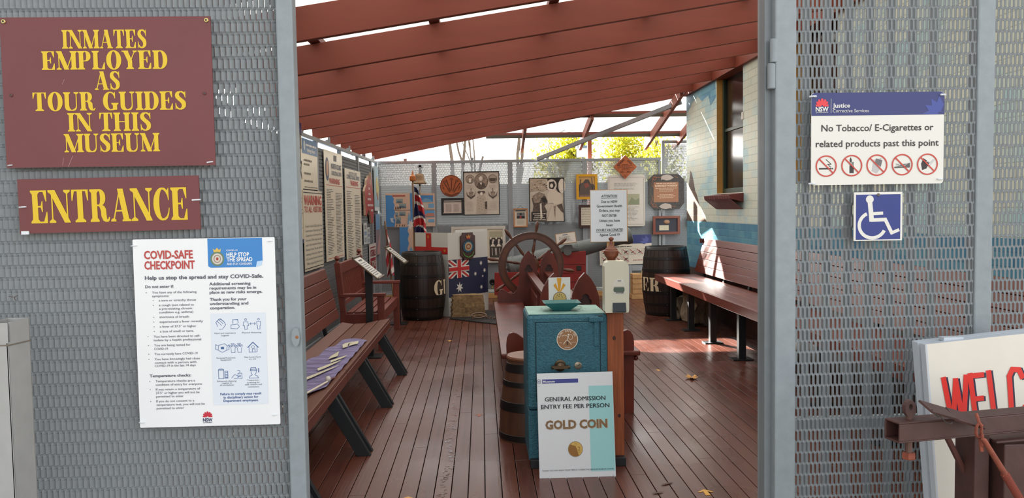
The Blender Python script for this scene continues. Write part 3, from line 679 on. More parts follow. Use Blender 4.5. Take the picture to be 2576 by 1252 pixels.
for x, y, b, w_ in ((43, 136, 'You have any of the following', 110), (43, 145, 'symptoms:', 42), (59, 156, 'a sore or scratchy throat', 92), (59, 168, 'a cough (not related to', 86), (59, 177, 'a pre-existing chronic', 82), (59, 186, 'condition e.g. asthma)', 84),
                    (59, 198, 'shortness of breath', 73), (59, 210, 'experienced a fever recently', 107), (59, 222, 'a fever of 37.5\u00b0 or higher', 90), (59, 234, 'a loss of smell or taste.', 84), (43, 247, 'You have been directed to self-', 115), (43, 256, 'isolate by a health professional', 117),
                    (43, 269, 'You are being tested for', 90), (43, 278, 'COVID-19', 34), (43, 291, 'You currently have COVID-19', 107), (43, 304, 'You have knowingly had close', 112), (43, 313, 'contact with a person with', 103), (43, 321, 'COVID-19 in the last 14 days', 101),
                    (43, 360, 'Temperature checks are a', 98), (43, 369, 'condition of entry for everyone', 115), (43, 381, 'If you return a temperature of', 110), (43, 390, '37.5\u00b0 or higher you will not be', 108), (43, 399, 'permitted to enter', 68), (43, 411, 'If you do not consent to a', 94), (43, 420, 'temperature test, you will not be', 120), (43, 429, 'permitted to enter', 68)):
    T(b, x, y, 5.6, PTX, w_, bold=.004)
    if b[:3] in ('You', 'a s', 'a c', 'sho', 'exp', 'a f', 'a l', 'Tem', 'If '): s.disc(x-14, y-2.5, 1.1, 1.1, PTX, 2, 8)
T('Temperature checks:', 29, 347, 7, PTX, 103, bold=.02)
for i, b in enumerate(('Additional screening', 'requirements may be in', 'place as new risks emerge.')): T(b, 185, 118+i*10.6, 7.2, PTX, (102, 116, 131)[i], bold=.02)
for i, b in enumerate(('Thank you for your', 'understanding and', 'cooperation.')): T(b, 185, 157+i*10.8, 7.2, PTX, (91, 95, 62)[i], bold=.02)
s.rect(185, 189, 322, 422, PANEL, 1)
for x, y, b, w_ in ((220, 241, 'Hand and respiratory', 53), (220, 247, 'hygiene', 18), (286, 241, 'Physical distancing', 48), (220, 304, 'Personal Protective', 47), (220, 309, 'Equipment', 27), (286, 303, 'Stay home if you', 41), (286, 308, 'are sick', 18), (220, 363, 'Enhanced cleaning', 48), (220, 368, 'regime in', 24), (220, 373, 'all workplaces', 35), (286, 362, 'Temperature', 30), (286, 368, 'screening for', 32), (286, 373, 'staff, visitors and', 42), (286, 379, 'contractors', 28)):
    T(b, x, y, 3.7, PTX, w_, 'c', bold=.004)
for i, b in enumerate(('Failure to comply may result', 'in disciplinary action for', 'Department employees.')): T(b, 254, 397+i*8.6, 6, P(52, 80, 140, .5), (103, 87, 88)[i], 'c', bold=.02)
I = lambda pts, close=False, wd=1.2: s.line(pts, wd, ICON, 2, close=close)
# icons: hands, cough, two people apart, mask, gloves, house, roll, pump bottle, patient
for q in ([(202, 222), (198, 212), (207, 203), (217, 209), (222, 218), (214, 229), (206, 230)], [(200, 208), (212, 220)], [(204, 204), (216, 216)], [(209, 202), (220, 213)]): I(q)
I([(235, 228), (235, 219), (252, 217), (256, 224), (250, 229), (235, 228)]); I([(240, 216), (240, 206), (252, 206), (253, 214)]); I([(239, 206), (253, 205)])
for x in (272, 304):
    s.ring(x, 206, 3, 3, 1.1, ICON, 2, 12); I([(x-5, 212), (x+5, 212), (x+(7 if x < 290 else 4), 222), (x+3, 222), (x+3, 231), (x-3, 231), (x-3, 222), (x-(7 if x < 290 else 4), 222)], True)
I([(282, 217), (296, 217)]); I([(285, 214), (282, 217), (285, 220)]); I([(293, 214), (296, 217), (293, 220)])
I([(203, 270), (218, 266), (224, 272), (222, 283), (211, 288), (201, 282)], True); s.rect(208, 274, 216, 280, ICON, 2); I([(201, 271), (195, 268), (195, 280), (201, 282)]); I([(224, 272), (229, 269), (228, 281), (222, 283)])
for x in (234, 250):
    I([(x, 289), (x-1, 278), (x-5, 272), (x-2, 271), (x+1, 275), (x, 266), (x+2, 266), (x+4, 274), (x+5, 266), (x+7, 266), (x+7, 275), (x+10, 269), (x+12, 271), (x+9, 280), (x+9, 289)], True, 1)
I([(275, 277), (288, 264), (301, 277)], False, 2.2); I([(278, 276), (278, 289), (298, 289), (298, 276)]); s.ring(288, 276, 4, 4, 1, ICON, 2); I([(286, 289), (286, 281), (293, 281), (293, 289)])
I([(200, 332), (213, 332), (213, 355), (200, 355)], True); s.ring(206.5, 332, 7, 3, 1, ICON, 2); s.disc(206.5, 332, 2, 1, ICON, 2, 8); I([(216, 336), (223, 336), (223, 354), (216, 354)], True)
for k in range(4): I([(216, 340+k*4), (223, 340+k*4)], wd=1.6)
I([(232, 354), (240, 345), (250, 350), (246, 355), (238, 356)]); I([(248, 354), (248, 342), (258, 342), (258, 356)], True); I([(253, 342), (253, 335), (247, 335)]); s.ring(253, 349, 2.5, 3, 1, ICON, 2, 10)
I([(276, 355), (278, 350), (284, 347), (281, 341), (281, 333), (294, 333), (294, 341), (290, 347), (297, 350), (299, 355)], True); I([(279, 336), (281, 329), (293, 329), (295, 336)], True, 1.5); I([(299, 331), (301, 331), (301, 340), (299, 340)], True)
def lotus(s, cx, cy, r, m, L=2, mb=None):
    for a, ln, wd in ((-78, .9, .26), (78, .9, .26), (-52, 1, .3), (52, 1, .3), (-27, 1.05, .3), (27, 1.05, .3), (0, 1.1, .32)):
        c, n = math.cos(R(a)), math.sin(R(a)); pts = []
        for q, p in ((0, .12), (.5, .45), (.85, .5), (1, 0), (.85, -.5), (.5, -.45), (0, -.12)):
            d, o = .15*r+q*ln*r*.85, p*wd*r*1.1
            pts.append((cx+n*d+c*o, cy-c*d+n*o))
        s.poly(pts, m, L, mb)
lotus(s, 169, 452, 14, P(200, 44, 62, .4, 'lotus_red')); T('NSW', 169, 463, 8.5, P(40, 50, 90, .4), 24, 'c', bold=.03); T('GOVERNMENT', 169, 467, 2.4, P(40, 50, 90, .4), 24, 'c')
s.tie(10, 15, -5, 16, TIE); s.tie(334, 10, 346, 9, TIE); s.tie(12, 461, -2, 462, TIE); s.tie(331, 451, 345, 450, TIE)
s.done()
# no tobacco sign
DNAVY = P(28, 36, 104, .3, 'sign_navy'); SW = P(226, 222, 212, .3, 'sign_white'); SRED = P(196, 58, 44, .4, 'prohibition_red')
s = px_sign('prohibition_sign', 'white no tobacco sign with a navy header and five crossed-out pictograms', 'sign', 2038, 233, 2378, 463, SY, th=.004, board=SW, corner=8)
s.poly([(8, 0), (332, 0), (338, 3), (340, 8), (340, 57), (0, 57), (0, 8), (2, 3)], DNAVY)
fa = P(60, 72, 148, .4)
for a in (-88, -60, -32, -4):
    c, n = math.cos(R(a)), math.sin(R(a)); b = (330, 56)
    pts = [(b[0]+n*46*q+c*p*11, b[1]-c*46*q+n*p*11) for q, p in ((.1, 0), (.5, 1), (1, 0), (.5, -1))]
    s.poly([(min(339, x), min(56.5, max(1, y))) for x, y in pts], fa, 2)
L = s.part('lettering')
lotus(s, 27, 34, 19, P(226, 52, 60, .4), 3, L)
s.text('NSW', 27, 46, 11, SW, 3, w=33, bold=.03, mb=L); s.text('GOVERNMENT', 27, 50, 2.8, SW, 3, w=32, mb=L); s.rect(49, 15, 50, 50, SW, 3, L)
s.text('Justice', 54, 37, 10.5, SW, 3, w=44, al='l', bold=.02, mb=L); s.text('Corrective Services', 54, 49, 8, SW, 3, w=92, al='l', mb=L)
BK = P(48, 42, 40, .5, 'sign_black')
s.text('No Tobacco/ E-Cigarettes or', 169, 96, 16.5, BK, 3, w=287, bold=.01, mb=L); s.text('related products past this point', 169, 135, 16.5, BK, 3, w=315, bold=.01, mb=L)
def crossed(s, cx, cy, r, wd, m, L=4):
    s.ring(cx, cy, r, r, wd, m, L, 28); d = r*.68; s.line([(cx-d, cy-d), (cx+d, cy+d)], wd, m, L)
for i, cx in enumerate((38, 103.5, 168, 233, 298)):
    cy_ = 182.5-i*.3
    if i == 0:
        s.rect(20, 187, 50, 191, BK); s.rect(51, 187, 52.5, 191, BK); s.rect(53.5, 187, 56, 191, BK); s.line([(38, 166), (51, 178), (42, 178), (50, 185)], 1.6, BK)
    if i == 1:
        s.rect(98, 182, 109, 201, BK); s.rect(98, 175, 101, 181, BK); s.rect(103, 173, 109, 181, P(120, 118, 116, .5)); s.poly([(99, 174), (98, 168), (101, 161), (104, 168), (103, 174)], BK)
    if i == 2:
        s.poly([(155, 196), (160, 168), (180, 164), (176, 192), (168, 203)], P(190, 186, 184, .5)); s.poly([(163, 176), (166, 165), (182, 170), (178, 186)], P(110, 105, 105, .5), 2)
    if i == 3:
        s.text('TALL HO', 229, 183, 4, INKG, 2, w=26); s.poly([(213, 187), (253, 177), (253, 189), (213, 190)], P(90, 86, 84, .5), 2); s.poly([(213, 186), (236, 184), (252, 176), (238, 186)], P(170, 165, 160, .5), 3)
    if i == 4:
        s.poly([(285, 196), (282, 180), (288, 166), (297, 172), (294, 181), (304, 176), (296, 192)], BK); s.poly([(300, 182), (314, 168), (317, 172), (303, 187)], P(200, 198, 196, .4), 2); s.line([(286, 182), (300, 176)], 2.5, BK, 2)
    crossed(s, cx, cy_, 27, 3.2, SRED)
for x, y in ((5, 9), (335, 8), (4, 226), (330, 219)):
    s.tie(x+(5 if x < 100 else -5), y, x+(-8 if x < 100 else 8), y, TIE, 5)
s.done()
WB = P(24, 44, 124, .35, 'access_blue')
s = px_sign('accessibility_sign', 'square blue sign with a white wheelchair symbol', 'sign', 2147, 483, 2271, 605, SY, th=.004, board=SW)
s.rect(5, 6, 119, 119, WB)
sy = s.part('symbol'); Wl = lambda pts, wd: s.line(pts, wd, SW, 2, sy)
s.disc(40, 18, 10, 10, SW, 2, 20, sy); Wl([(41, 30), (45, 70)], 12); Wl([(46, 54), (72, 53)], 8); Wl([(46, 70), (80, 69), (97, 103)], 9); Wl([(97, 103), (114, 96)], 8)
s.ring(47, 83, 38, 36, 8.5, SW, 2, 24, 70, 245, sy); s.ring(47, 83, 38, 36, 8.5, SW, 2, 10, 25, 70, sy)
s.screw(62, 7, 4, P(120, 110, 100, .4, metal=.6), STEELD)
s.done()
tw = MB(); c = at(37, 747, 2.405)
for d in ((-.015, .004), (.012, .005), (.006, -.010)): tw.tube([c, c+Vector((d[0]*.5, -.006, d[1]*.5)), c+Vector((d[0], -.004, d[1]))], .0009, P(90, 66, 50, .8), 5)
tag(tw.build('wire_twist'), 'small rusty wire twist caught in the gate mesh', 'wire')

# ------------------------------------------------------------------ welcome board and the rusty towing frame
WBD = P(226, 218, 204, .45, 'welcome_board_face', var=.06, scale=4); WED = P(196, 202, 208, .5, 'painted_board_edge', var=.06, scale=9)
t = thing('welcome_board', 'white folding board hand-lettered in red leaning behind the rusty frame', 'sign', at(2450, 1200, 2.25))
c = at(2490, 1077, 2.235); k = depth(c)/FOC
M0 = dict(rz=0, roll=-.085)
for nm, dy, th, m in (('front_leaf', 0, .026, WBD), ('rear_leaf', .040, .030, WED)):
    cc = c+Vector((0, dy, 0)); s2 = Sign(nm, None, None, cc, 300, 460, k, th=th, board=m, edge=WED, roll=-.085, corner=2)
    if nm == 'front_leaf':
        s2.poly([(1, 1), (5, 1), (5, 459), (1, 459)], WED)
        L = s2.part('lettering'); RL = P(222, 42, 32, .4, 'signwriter_red'); NL = P(34, 36, 62, .4, 'signwriter_navy')
        def strokes(ch, x, y, h):
            w_ = h*.9
            return {'W': [[(0, 0), (.2, 1)], [(.2, 1), (.4, .05)], [(.4, .05), (.56, 1)], [(.56, 1), (.76, 0)]], 'E': [[(0, 0), (.1, 1)], [(0, .03), (.42, .03)], [(.05, .5), (.36, .5)], [(.1, .97), (.48, .97)]],
                    'L': [[(0, 0), (.1, 1)], [(.1, .97), (.5, .97)]], 'C': [[(.52, .2), (.42, .04), (.2, .02), (.08, .15), (.08, .8), (.2, .97), (.42, .97), (.55, .8)]], 'O': [[(.1, .1), (.3, 0), (.5, .1), (.5, .9), (.3, 1), (.1, .9), (.1, .1)]]}[ch]
        x = 40
        for ch, adv in (('W', 68), ('E', 48), ('L', 46), ('C', 50), ('O', 50)):
            for st in strokes(ch, x, 90, 96):
                for dx, dy, m, ly in ((5, 2, NL, 2), (0, 0, RL, 4)): s2.line([(x+a*76+dx, 92-.04*x+b*126+dy) for a, b in st], 13, m, ly, L)
            x += adv
    o = s2.mb.build(nm, None, local=True); o.parent = t; o.matrix_basis = basis(t).inverted() @ s2.M
    for nm2, mb in s2.kids: mb.build(nm2, o, local=True)
hn = MB(); h0 = at(2395, 852, 2.262); hn.box(h0+Vector((-.03, -.008, -.004)), h0+Vector((.03, .02, .006)), WED); hn.build('fold_hinge', t)

RUST = P(74, 46, 40, .55, 'brown_painted_steel', var=.18, scale=16, bump=.12); ORR = P(140, 72, 52, .75, 'rust_orange', var=.25, scale=40)
t = thing('towing_frame', 'rusty brown square-tube towing frame standing before the welcome board', 'machinery', at(2520, 1252, 1.95)-Vector((0, 0, .2)))
a = at(2243, 1083, 1.86); b = at(2720, 1040, 2.0); hw = .0235
d = (b-a).normalized(); up = Vector((0, 0, 1)); sd = d.cross(up).normalized(); up = sd.cross(d)
cr_ = MB()
for o1, o2, w_, h_ in ((0, hw, .05, .005), (0, -hw, .05, .005), (hw, 0, .005, .044), (-hw, 0, .005, .044)): cr_.bar(a+sd*o1+up*o2, b+sd*o1+up*o2, w_, h_, RUST)
cr_.bar(a+d*.08, a+d*.09, .042, .042, P(30, 24, 22, .8)); cr_.build('crossbar', t, bevel=.003)
pn = MB(); p = a+d*.052; pn.tube([p-up*.062, p+up*.045], .0085, P(96, 66, 56, .6), 10); pn.prism(ell(0, .053, .014, .022, 16), -.008, .008, P(84, 58, 54, .6), Matrix.Translation(p), holes=[ell(0, .058, .005, .008, 10)]); pn.build('hitch_pin', t, bevel=.002)
nt = MB(); nt.lathe([(.015, -.075), (.017, -.072), (.017, -.062), (.012, -.058)], ORR, 6, Matrix.Translation(p)); nt.build('pin_nut', t)
stp = MB(); p0 = at(2328, 1022, 1.80); p1 = at(2390, 1040, 1.84); p2 = at(2462, 1062, 1.855)
for q0, q1 in ((p0, p1), (p1, p2)): stp.bar(q0, q1+(q1-q0).normalized()*.004, .045, .005, RUST, up=(0, -.5, 1))
stp.sphere(p2+Vector((0, 0, -.002)), .016, RUST, 10, (1.3, 1, .45)); stp.build('welded_strap', t, smooth=40)
wr = MB(); q = p0+Vector((.01, -.01, -.004)); wr.tube([q+Vector((.006*i, -.006*math.sin(i*1.1), -.004*i-.010*abs(math.sin(i*.8)))) for i in range(9)], .0012, STEELD, 5); wr.build('tie_wire', t)
up_ = MB(); u0 = at(2455, 1150, 1.93); ul = u0.x; ur = at(2640, 1150, 1.93).x
up_.box((ul, 1.935, .35), (ul+.04, 2.02, at(2455, 1095, 1.93).z), RUST); up_.box((ul+.055, 1.90, .35), (ur, 2.02, at(2520, 1118, 1.9).z), RUST)
up_.bar((ul+.03, 1.905, at(2500, 1112, 1.9).z), (ur, 1.905, at(2600, 1100, 1.9).z), .02, .006, RUST); up_.box((ul, 1.935, -.05), (ur, 2.0, .36), RUST); up_.build('upright_box', t, bevel=.006)
br = MB(); br.bar(at(2378, 1090, 1.985), at(2447, 1228, 1.985), .016, .012, P(92, 50, 42, .6)); br.build('brace_rod', t, bevel=.002)
ch = MB(); c0 = at(2462, 1083, 1.825)
def link(mb, c, lx, lz, tilt, r, m):
    pts = [c+Vector((lx*math.cos(x)*math.cos(tilt), lx*math.cos(x)*math.sin(tilt), lz*math.sin(x))) for x in [2*math.pi*i/14 for i in range(15)]]
    mb.tube(pts, r, m, 6, caps=False)
link(ch, c0, .009, .017, .3, .0035, ORR); link(ch, c0+Vector((.006, -.004, -.022)), .007, .015, 1.2, .0035, ORR); ch.build('chain_link', t, smooth=60)
hk = MB(); hk.tube([c0+Vector((.000, .01, .04)), c0+Vector((.001, 0, .02)), c0+Vector((.006, -.005, .012))], .004, ORR, 6); hk.build('wire_hook', t); hk = MB(); hk.tube([c0+Vector((.004, -.002, -.02)), c0+Vector((.006, -.004, -.05))], .005, ORR, 6); hk.build('chain_tail', t)
sp = MB(); s0 = at(2478, 1108, 1.81); s1 = at(2575, 1270, 1.84); ax = (s1-s0).normalized(); e1 = ax.orthogonal().normalized(); e2 = ax.cross(e1)
sp.tube([s0-ax*.012+e1*.006, s0-ax*.004+e1*.002, s0+(s1-s0)*.55], [.003, .006, .0075], ORR, 8)
N = 150; sp.tube([s0+(s1-s0)*(.5+.5*i/N)+(e1*math.cos(i*.9)+e2*math.sin(i*.9))*.0085 for i in range(N)], .0022, P(140, 66, 50, .7), 5); sp.build('tension_spring', t, smooth=60)
# ------------------------------------------------------------------ long slatted bench, three lengths end to end
SEATW = P(110, 66, 50, .45, 'tan_brown_seat_stain', var=.14, scale=16, stretch=(1, .12, 1))  # tan-brown stain for the seat slats, paler than the backs
def long_bench(name, lab, ya, yb, grp):
    t = thing(name, lab, 'bench', (-1.15, (ya+yb)/2, 0), 0, grp)
    prof = [(-1.375, .425), (-1.255, .405), (-1.135, .412), (-1.015, .436)]
    for i, (x, z) in enumerate(prof):
        nx, nz = (prof[i+1] if i < 3 else (-.905, .452)); b = MB(); dx, dz = nx-x, nz-z
        M = Matrix(((dx-.008, 0, 0, x), (0, 1, 0, 0), (dz, 0, 1, z), (0, 0, 0, 1)))
        b.box((0, ya+.004, -.03), (1, yb-.004, 0), SEATW, M); b.build('seat_slat', t, bevel=.004)
    b = MB(); b.box((-.93, ya+.004, .365), (-.908, yb-.004, .425), BENCH); b.build('front_rail', t, bevel=.003)
    for i in range(5):
        a0 = (-1.395-.026*i, .475+.096*i); a1 = (-1.395-.026*(i+.93), .475+.096*(i+.92)); b = MB()
        dx, dz = a1[0]-a0[0], a1[1]-a0[1]
        M = Matrix(((1, 0, dx, a0[0]), (0, 1, 0, 0), (-.2, 0, dz, a0[1]), (0, 0, 0, 1)))
        b.box((-.028, ya+.004, 0), (0, yb-.004, 1), BENCH, M); b.build('back_slat', t, bevel=.004)
    return t
yj = [2.78, 3.95, 5.15, 6.36, 7.58]
BL = P(26, 30, 32, .5, 'black_leg_paint')
long_bench('slatted_bench', 'red-brown slatted bench length with black splayed legs under the far end of the purple pennant', 5.15, 7.58, 'slatted bench lengths beside the fence')
long_bench('slatted_bench', 'red-brown slatted bench length under the pennant stick, beside the gate', 2.78, 5.15, 'slatted bench lengths beside the fence')
def bench_legs(t, Y):
    for dy in (-.045, .045):
        for (xa, xb) in ((-.955, -.745), (-1.30, -1.50)):
            l = MB(); za = .375
            l.add([(xa-.045, Y+dy-.016, za), (xa+.045, Y+dy-.016, za), (xa+.045, Y+dy+.016, za), (xa-.045, Y+dy+.016, za), (xb-.042, Y+dy-.016, 0), (xb+.042, Y+dy-.016, 0), (xb+.042, Y+dy+.016, 0), (xb-.042, Y+dy+.016, 0)],
                  [(0,1,2,3),(7,6,5,4),(4,5,1,0),(5,6,2,1),(6,7,3,2),(7,4,0,3)], BL)
            l.build('leg', t, bevel=.002)
    b = MB(); b.box((-1.37, Y-.025, .335), (-.93, Y+.025, .395), BL); b.build('bearer', t)
    b = MB(); b.bar((-1.435, Y, .36), (-1.565, Y, .93), .05, .03, BL); b.build('back_post', t)
b1 = bpy.data.objects['slatted_bench']; b2 = bpy.data.objects['slatted_bench.001']
for Y in (7.1, 5.95): bench_legs(b1, Y)
for Y in (4.78, 3.6): bench_legs(b2, Y)

# purple pennant lying on the seat, with its stick
PU = P(132, 122, 160, .75, 'lavender_cloth', var=.4, scale=9, stretch=(.4, 3.5, 1)); CL = P(220, 212, 184, .7, 'cream_applique')
def seat_z(x):
    xs_ = [(-1.375, .425), (-1.255, .405), (-1.135, .412), (-1.015, .436), (-.905, .452)]
    for (a, za), (b, zb_) in zip(xs_, xs_[1:]):
        if a <= x <= b: return za+(zb_-za)*(x-a)/(b-a)
    return .452 if x > -.9 else .425
pc = [Vector((-1.13, 6.42)), Vector((-.945, 6.30)), Vector((-.945, 4.62)), Vector((-1.34, 4.05))]   # far back, far front, near front, near back
def pn(s_, t_):
    a = pc[0].lerp(pc[1], s_); b = pc[3].lerp(pc[2], s_); p = a.lerp(b, t_)
    if s_ < .5: p.x -= math.sin(math.pi*t_)*.09*(1-2*s_)
    z = seat_z(p.x)+.009+.008*(1+math.sin(t_*46+s_*4))*(1-.5*s_)+.02*max(0, math.sin(t_*7+1.1))*(1-s_)
    return Vector((p.x, p.y, z))
c = MB(); ns, nt = 18, 120
vs_ = [pn(i/ns, j/nt) for j in range(nt+1) for i in range(ns+1)]
c.add(vs_, [(j*(ns+1)+i, j*(ns+1)+i+1, (j+1)*(ns+1)+i+1, (j+1)*(ns+1)+i) for j in range(nt) for i in range(ns)], PU)
t = thing('pennant', 'lavender cloth pennant with cream lettering lying on the slatted bench', 'flag', (-1.1, 5.2, .44))
c.build('cloth', t, smooth=70)
ap = MB()
for poly in ([(.35, .12), (.55, .10), (.60, .13), (.48, .14), (.52, .18), (.42, .19), (.34, .15)], [(.5, .12), (.78, .09), (.82, .14), (.55, .17)], [(.36, .31), (.46, .27), (.52, .34), (.78, .32), (.6, .37), (.44, .37), (.38, .36)],
             [(.5, .43), (.86, .40), (.8, .43), (.54, .46)], [(.44, .55), (.84, .50), (.78, .54), (.6, .57), (.48, .58)], [(.38, .70), (.6, .65), (.9, .62), (.84, .66), (.56, .70), (.36, .74)]):
    ap.face([pn(a, b)+Vector((0, 0, .012)) for a, b in poly], CL)
for _ in range(2):      # follow the cloth: split the long pieces
    pass
ap.build('lettering', t)
st = MB(); a = Vector((-1.22, 3.55, .455)); b = Vector((-.955, 4.72, .468)); st.tube([a, b], .006, P(226, 214, 190, .5), 8); st.build('stick', t, smooth=60)
hd = MB(); hd.sphere(b+Vector((0, .02, .012)), .018, P(222, 214, 200, .5), 10); hd.tube([b+Vector((.01, .03, .012)), b+Vector((.04, .12, .0)), b+Vector((.03, .2, .0))], .003, P(150, 90, 60, .7), 6); hd.build('cord_knob', t, smooth=60)

# ------------------------------------------------------------------ garden bench with arms
t = thing('garden_bench', 'red-brown garden seat with arms and a slatted back against the mesh fence', 'bench', (-1.3, 9.1, 0))
GB = P(120, 56, 44, .4, 'garden_seat_stain', var=.12, scale=12)
y0, y1, xf, xr = 8.36, 9.85, -1.10, -1.50
for y in (y0, y1):
    b = MB(); b.box((xf-.03, y-.035, 0), (xf+.04, y+.035, .585), GB); b.build('leg', t, bevel=.004)
    b = MB(); b.bar((xr, y, 0), (xr, y, .45), .06, .06, GB, up=(1, 0, 0)); b.bar((xr, y, .43), (xr-.05, y, .95), .07, .06, GB, up=(1, 0, 0)); b.build('leg', t, bevel=.004)
    b = MB(); b.lathe([(.02, 0), (.026, .012), (.014, .03), (.03, .055), (.022, .078), (.004, .085)], GB, 12, Matrix.Translation((xr-.052, y, .945))); b.build('finial', t, smooth=50)
    b = MB(); b.box((xr-.03, y-.045, .585), (xf+.055, y+.045, .62), GB); b.build('arm', t, bevel=.006)
    b = MB(); b.box((xr+.03, y-.025, .30), (xf-.02, y+.025, .40), GB); b.build('side_rail', t, bevel=.003)
b = MB(); b.box((xf-.01, y0+.035, .30), (xf+.02, y1-.035, .385), GB); b.build('front_rail', t, bevel=.003)
for i in range(5):
    b = MB(); x = xr+.03+i*.082; b.box((x, y0+.03, .395), (x+.066, y1-.03, .417), GB); b.build('seat_slat', t, bevel=.003)
for z, h in ((.49, .05), (.835, .11)):
    b = MB(); x = xr-.05*(z-.43)/.52; b.box((x-.02, y0+.03, z), (x+.02, y1-.03, z+h), GB); b.build('back_rail', t, bevel=.003)
for i in range(22):
    y = y0+.07+i*(y1-y0-.14)/21; b = MB(); b.bar((xr-.01, y, .53), (xr-.042, y, .84), .036, .014, GB, up=(1, 0, 0)); b.build('back_slat', t)

# ------------------------------------------------------------------ reading lecterns
BR = P(120, 104, 84, .35, 'bronze_edge', metal=.5)
def lectern(lab, px, pz, Y, ln=.40, wd=.33, tilt=40, bz=None):
    t = thing('reading_lectern', lab, 'lectern', (px, Y, 0), 0, 'reading lecterns')
    b = MB(); b.box((px-.035, Y-.035, 0), (px+.035, Y+.035, pz-.03), BLACK); b.build('post', t, bevel=.003)
    b = MB(); b.box((px-.12, Y-.12, 0), (px+.12, Y+.12, .012), BLACK); b.build('base_plate', t)
    M = Matrix.Translation((px, Y, pz)) @ Matrix.Rotation(R(tilt), 4, 'Y')
    b = MB(); b.box((-wd/2, -ln/2, -.014), (wd/2, ln/2, 0), BR, M); b.build('tray', t, bevel=.003)
    for x in (-wd/2, wd/2):
        b = MB(); b.tube([M @ Vector((x, -ln/2-.012, .004)), M @ Vector((x, ln/2+.012, .004))], .011, BR, 8); b.build('edge_rod', t, smooth=60)
    s2 = Sign('text_panel', None, None, M @ Vector((0, 0, .001)), 100, 100*wd/ln, ln/100, board=P(224, 220, 206, .3), th=.002)
    s2.mb = MB(); s2.mb.box((-wd/2+.02, -ln/2+.01, .0005), (wd/2-.02, ln/2-.01, .002), P(216, 212, 198, .3), M)
    def q(x0, y0, x1, y1, m, z=.0032): s2.mb.face([M @ Vector((a, b, z)) for a, b in ((x0, y0), (x1, y0), (x1, y1), (x0, y1))], m)
    q(-wd/2+.045, -.10, -wd/2+.065, .10, INK)
    rnd = random.Random(3)
    for i in range(8):
        x = -wd/2+.09+i*.026; q(x, -ln/2+.03, x+.009, ln/2-.03-.1*rnd.random(), INKG)
    s2.mb.build('text_panel', t)
p = at(927, 672, 8.0); lectern('tall black reading lectern between the long bench and the garden seat', p.x, p.z, 8.0)
p = at(998, 640, 10.3); lectern('tall black reading lectern in front of the dark barrel lettered GU', p.x, p.z, 10.3)

# ------------------------------------------------------------------ barrels
OAK = P(46, 34, 28, .4, 'dark_barrel_staves', var=.35, scale=5, stretch=(3, 3, .25)); HOOP = P(34, 32, 31, .38, 'black_hoop', metal=.3)
def barrel(lab, x, y, H, rb, rm, letters, a0, dz):
    t = thing('barrel', lab, 'barrel', (x, y, 0), 0, 'lettered barrels'); M = Matrix.Translation((x, y, 0))
    prof = lambda z: rb+(rm-rb)*(1-((z-H/2)/(H/2))**2)
    b = MB(); pr = [(rb-.02, .03), (rb-.02, 0)] + [(prof(H*i/16), H*i/16) for i in range(17)] + [(rb-.022, H), (rb-.03, H-.045), (.001, H-.045)]
    n = 28; Mx = M
    b.lathe(pr[1:], OAK, n, Mx, caps=True)
    for i in range(n):        # fine grooves between staves
        a = 2*math.pi*(i+.5)/n
        b.tube([M @ Vector((math.cos(a)*(prof(H*k/8)-.0005), math.sin(a)*(prof(H*k/8)-.0005), H*k/8)) for k in range(9)], .0022, P(20, 16, 14, .6), 4)
    b.build('staves', t, smooth=60)
    for z, hh in ((.0, .05), (.14, .04), (.30, .045), (H-.345, .045), (H-.18, .04), (H-.05, .05)):
        b = MB(); b.lathe([(prof(z)+.001, z), (prof(z)+.0045, z+.002), (prof(z+hh)+.0045, z+hh-.002), (prof(z+hh)+.001, z+hh)], HOOP, 36, M, caps=False)
        a = R(-100); b.sphere(M @ Vector((math.cos(a)*(prof(z+hh/2)+.004), math.sin(a)*(prof(z+hh/2)+.004), z+hh/2)), .006, P(150, 148, 144, .35), 6); b.build('hoop', t, smooth=50)
    vs_, fs_ = serif_mesh(letters, 6); L = MB(); sc_ = .0021; W = max(v[0] for v in vs_)
    pts = []
    for vx, vy in vs_:
        z = H*.5-.085+vy*sc_-dz; a = a0+vx*sc_*.92/rm; r = prof(z)+.003; pts.append(M @ Vector((math.cos(a)*r, math.sin(a)*r, z)))
    CP = P(224, 206, 172, .5, 'cream_barrel_letter')
    for f_ in fs_:
        L.face([pts[i] for i in f_], CP)
    L.build('lettering', t)
B1 = at(1062, 700, 10.8); B2 = at(1677, 700, 10.72)
barrel('dark oak barrel lettered GU standing by the white flag screen', B1.x, 10.8, .93, .272, .322, 'GUN', R(-57), .045)
barrel('dark oak barrel lettered ER standing by the mural wall bench', B2.x-.01, 10.72, .95, .278, .33, 'ER', R(-174), .07)

# ------------------------------------------------------------------ folding white screen with flag, crest and red cross
SC = P(214, 212, 204, .5, 'white_screen'); FN = P(36, 42, 72, .5, 'flag_navy'); FR = P(196, 44, 44, .5, 'flag_red'); FWH = P(230, 226, 216, .5, 'flag_white')
cA = fl(1130, 796); cB = fl(1229, 778); cA.z = cB.z = 0; cC = cA+Vector((-.50, .52, 0)); SH = 1.18
t = thing('flag_screen', 'white folding screen painted with the Australian flag and a red cross', 'display screen', (cA+cB)/2)
def wall_sign(nm, a, b, z0, z1, k=.001, board=None, th=.012, label=None, cat=None, off=0, group=None, corner=0, outline=None, edge=None):
    d = (b-a); d.z = 0; rz = math.atan2(d.y, d.x); n = Vector((d.y, -d.x, 0)).normalized(); c = (a+b)/2+n*off; c.z = (z0+z1)/2
    return Sign(nm, label, cat, c, d.length/k, (z1-z0)/k, k, rz=rz, th=th, board=board, group=group, corner=corner, outline=outline, edge=edge)
def under(s, t):
    o = s.mb.build(s.name, None, local=True); o.parent = t; o.matrix_basis = basis(t).inverted() @ s.M
    for nm, mb in s.kids: mb.build(nm, o, local=True)
    return o
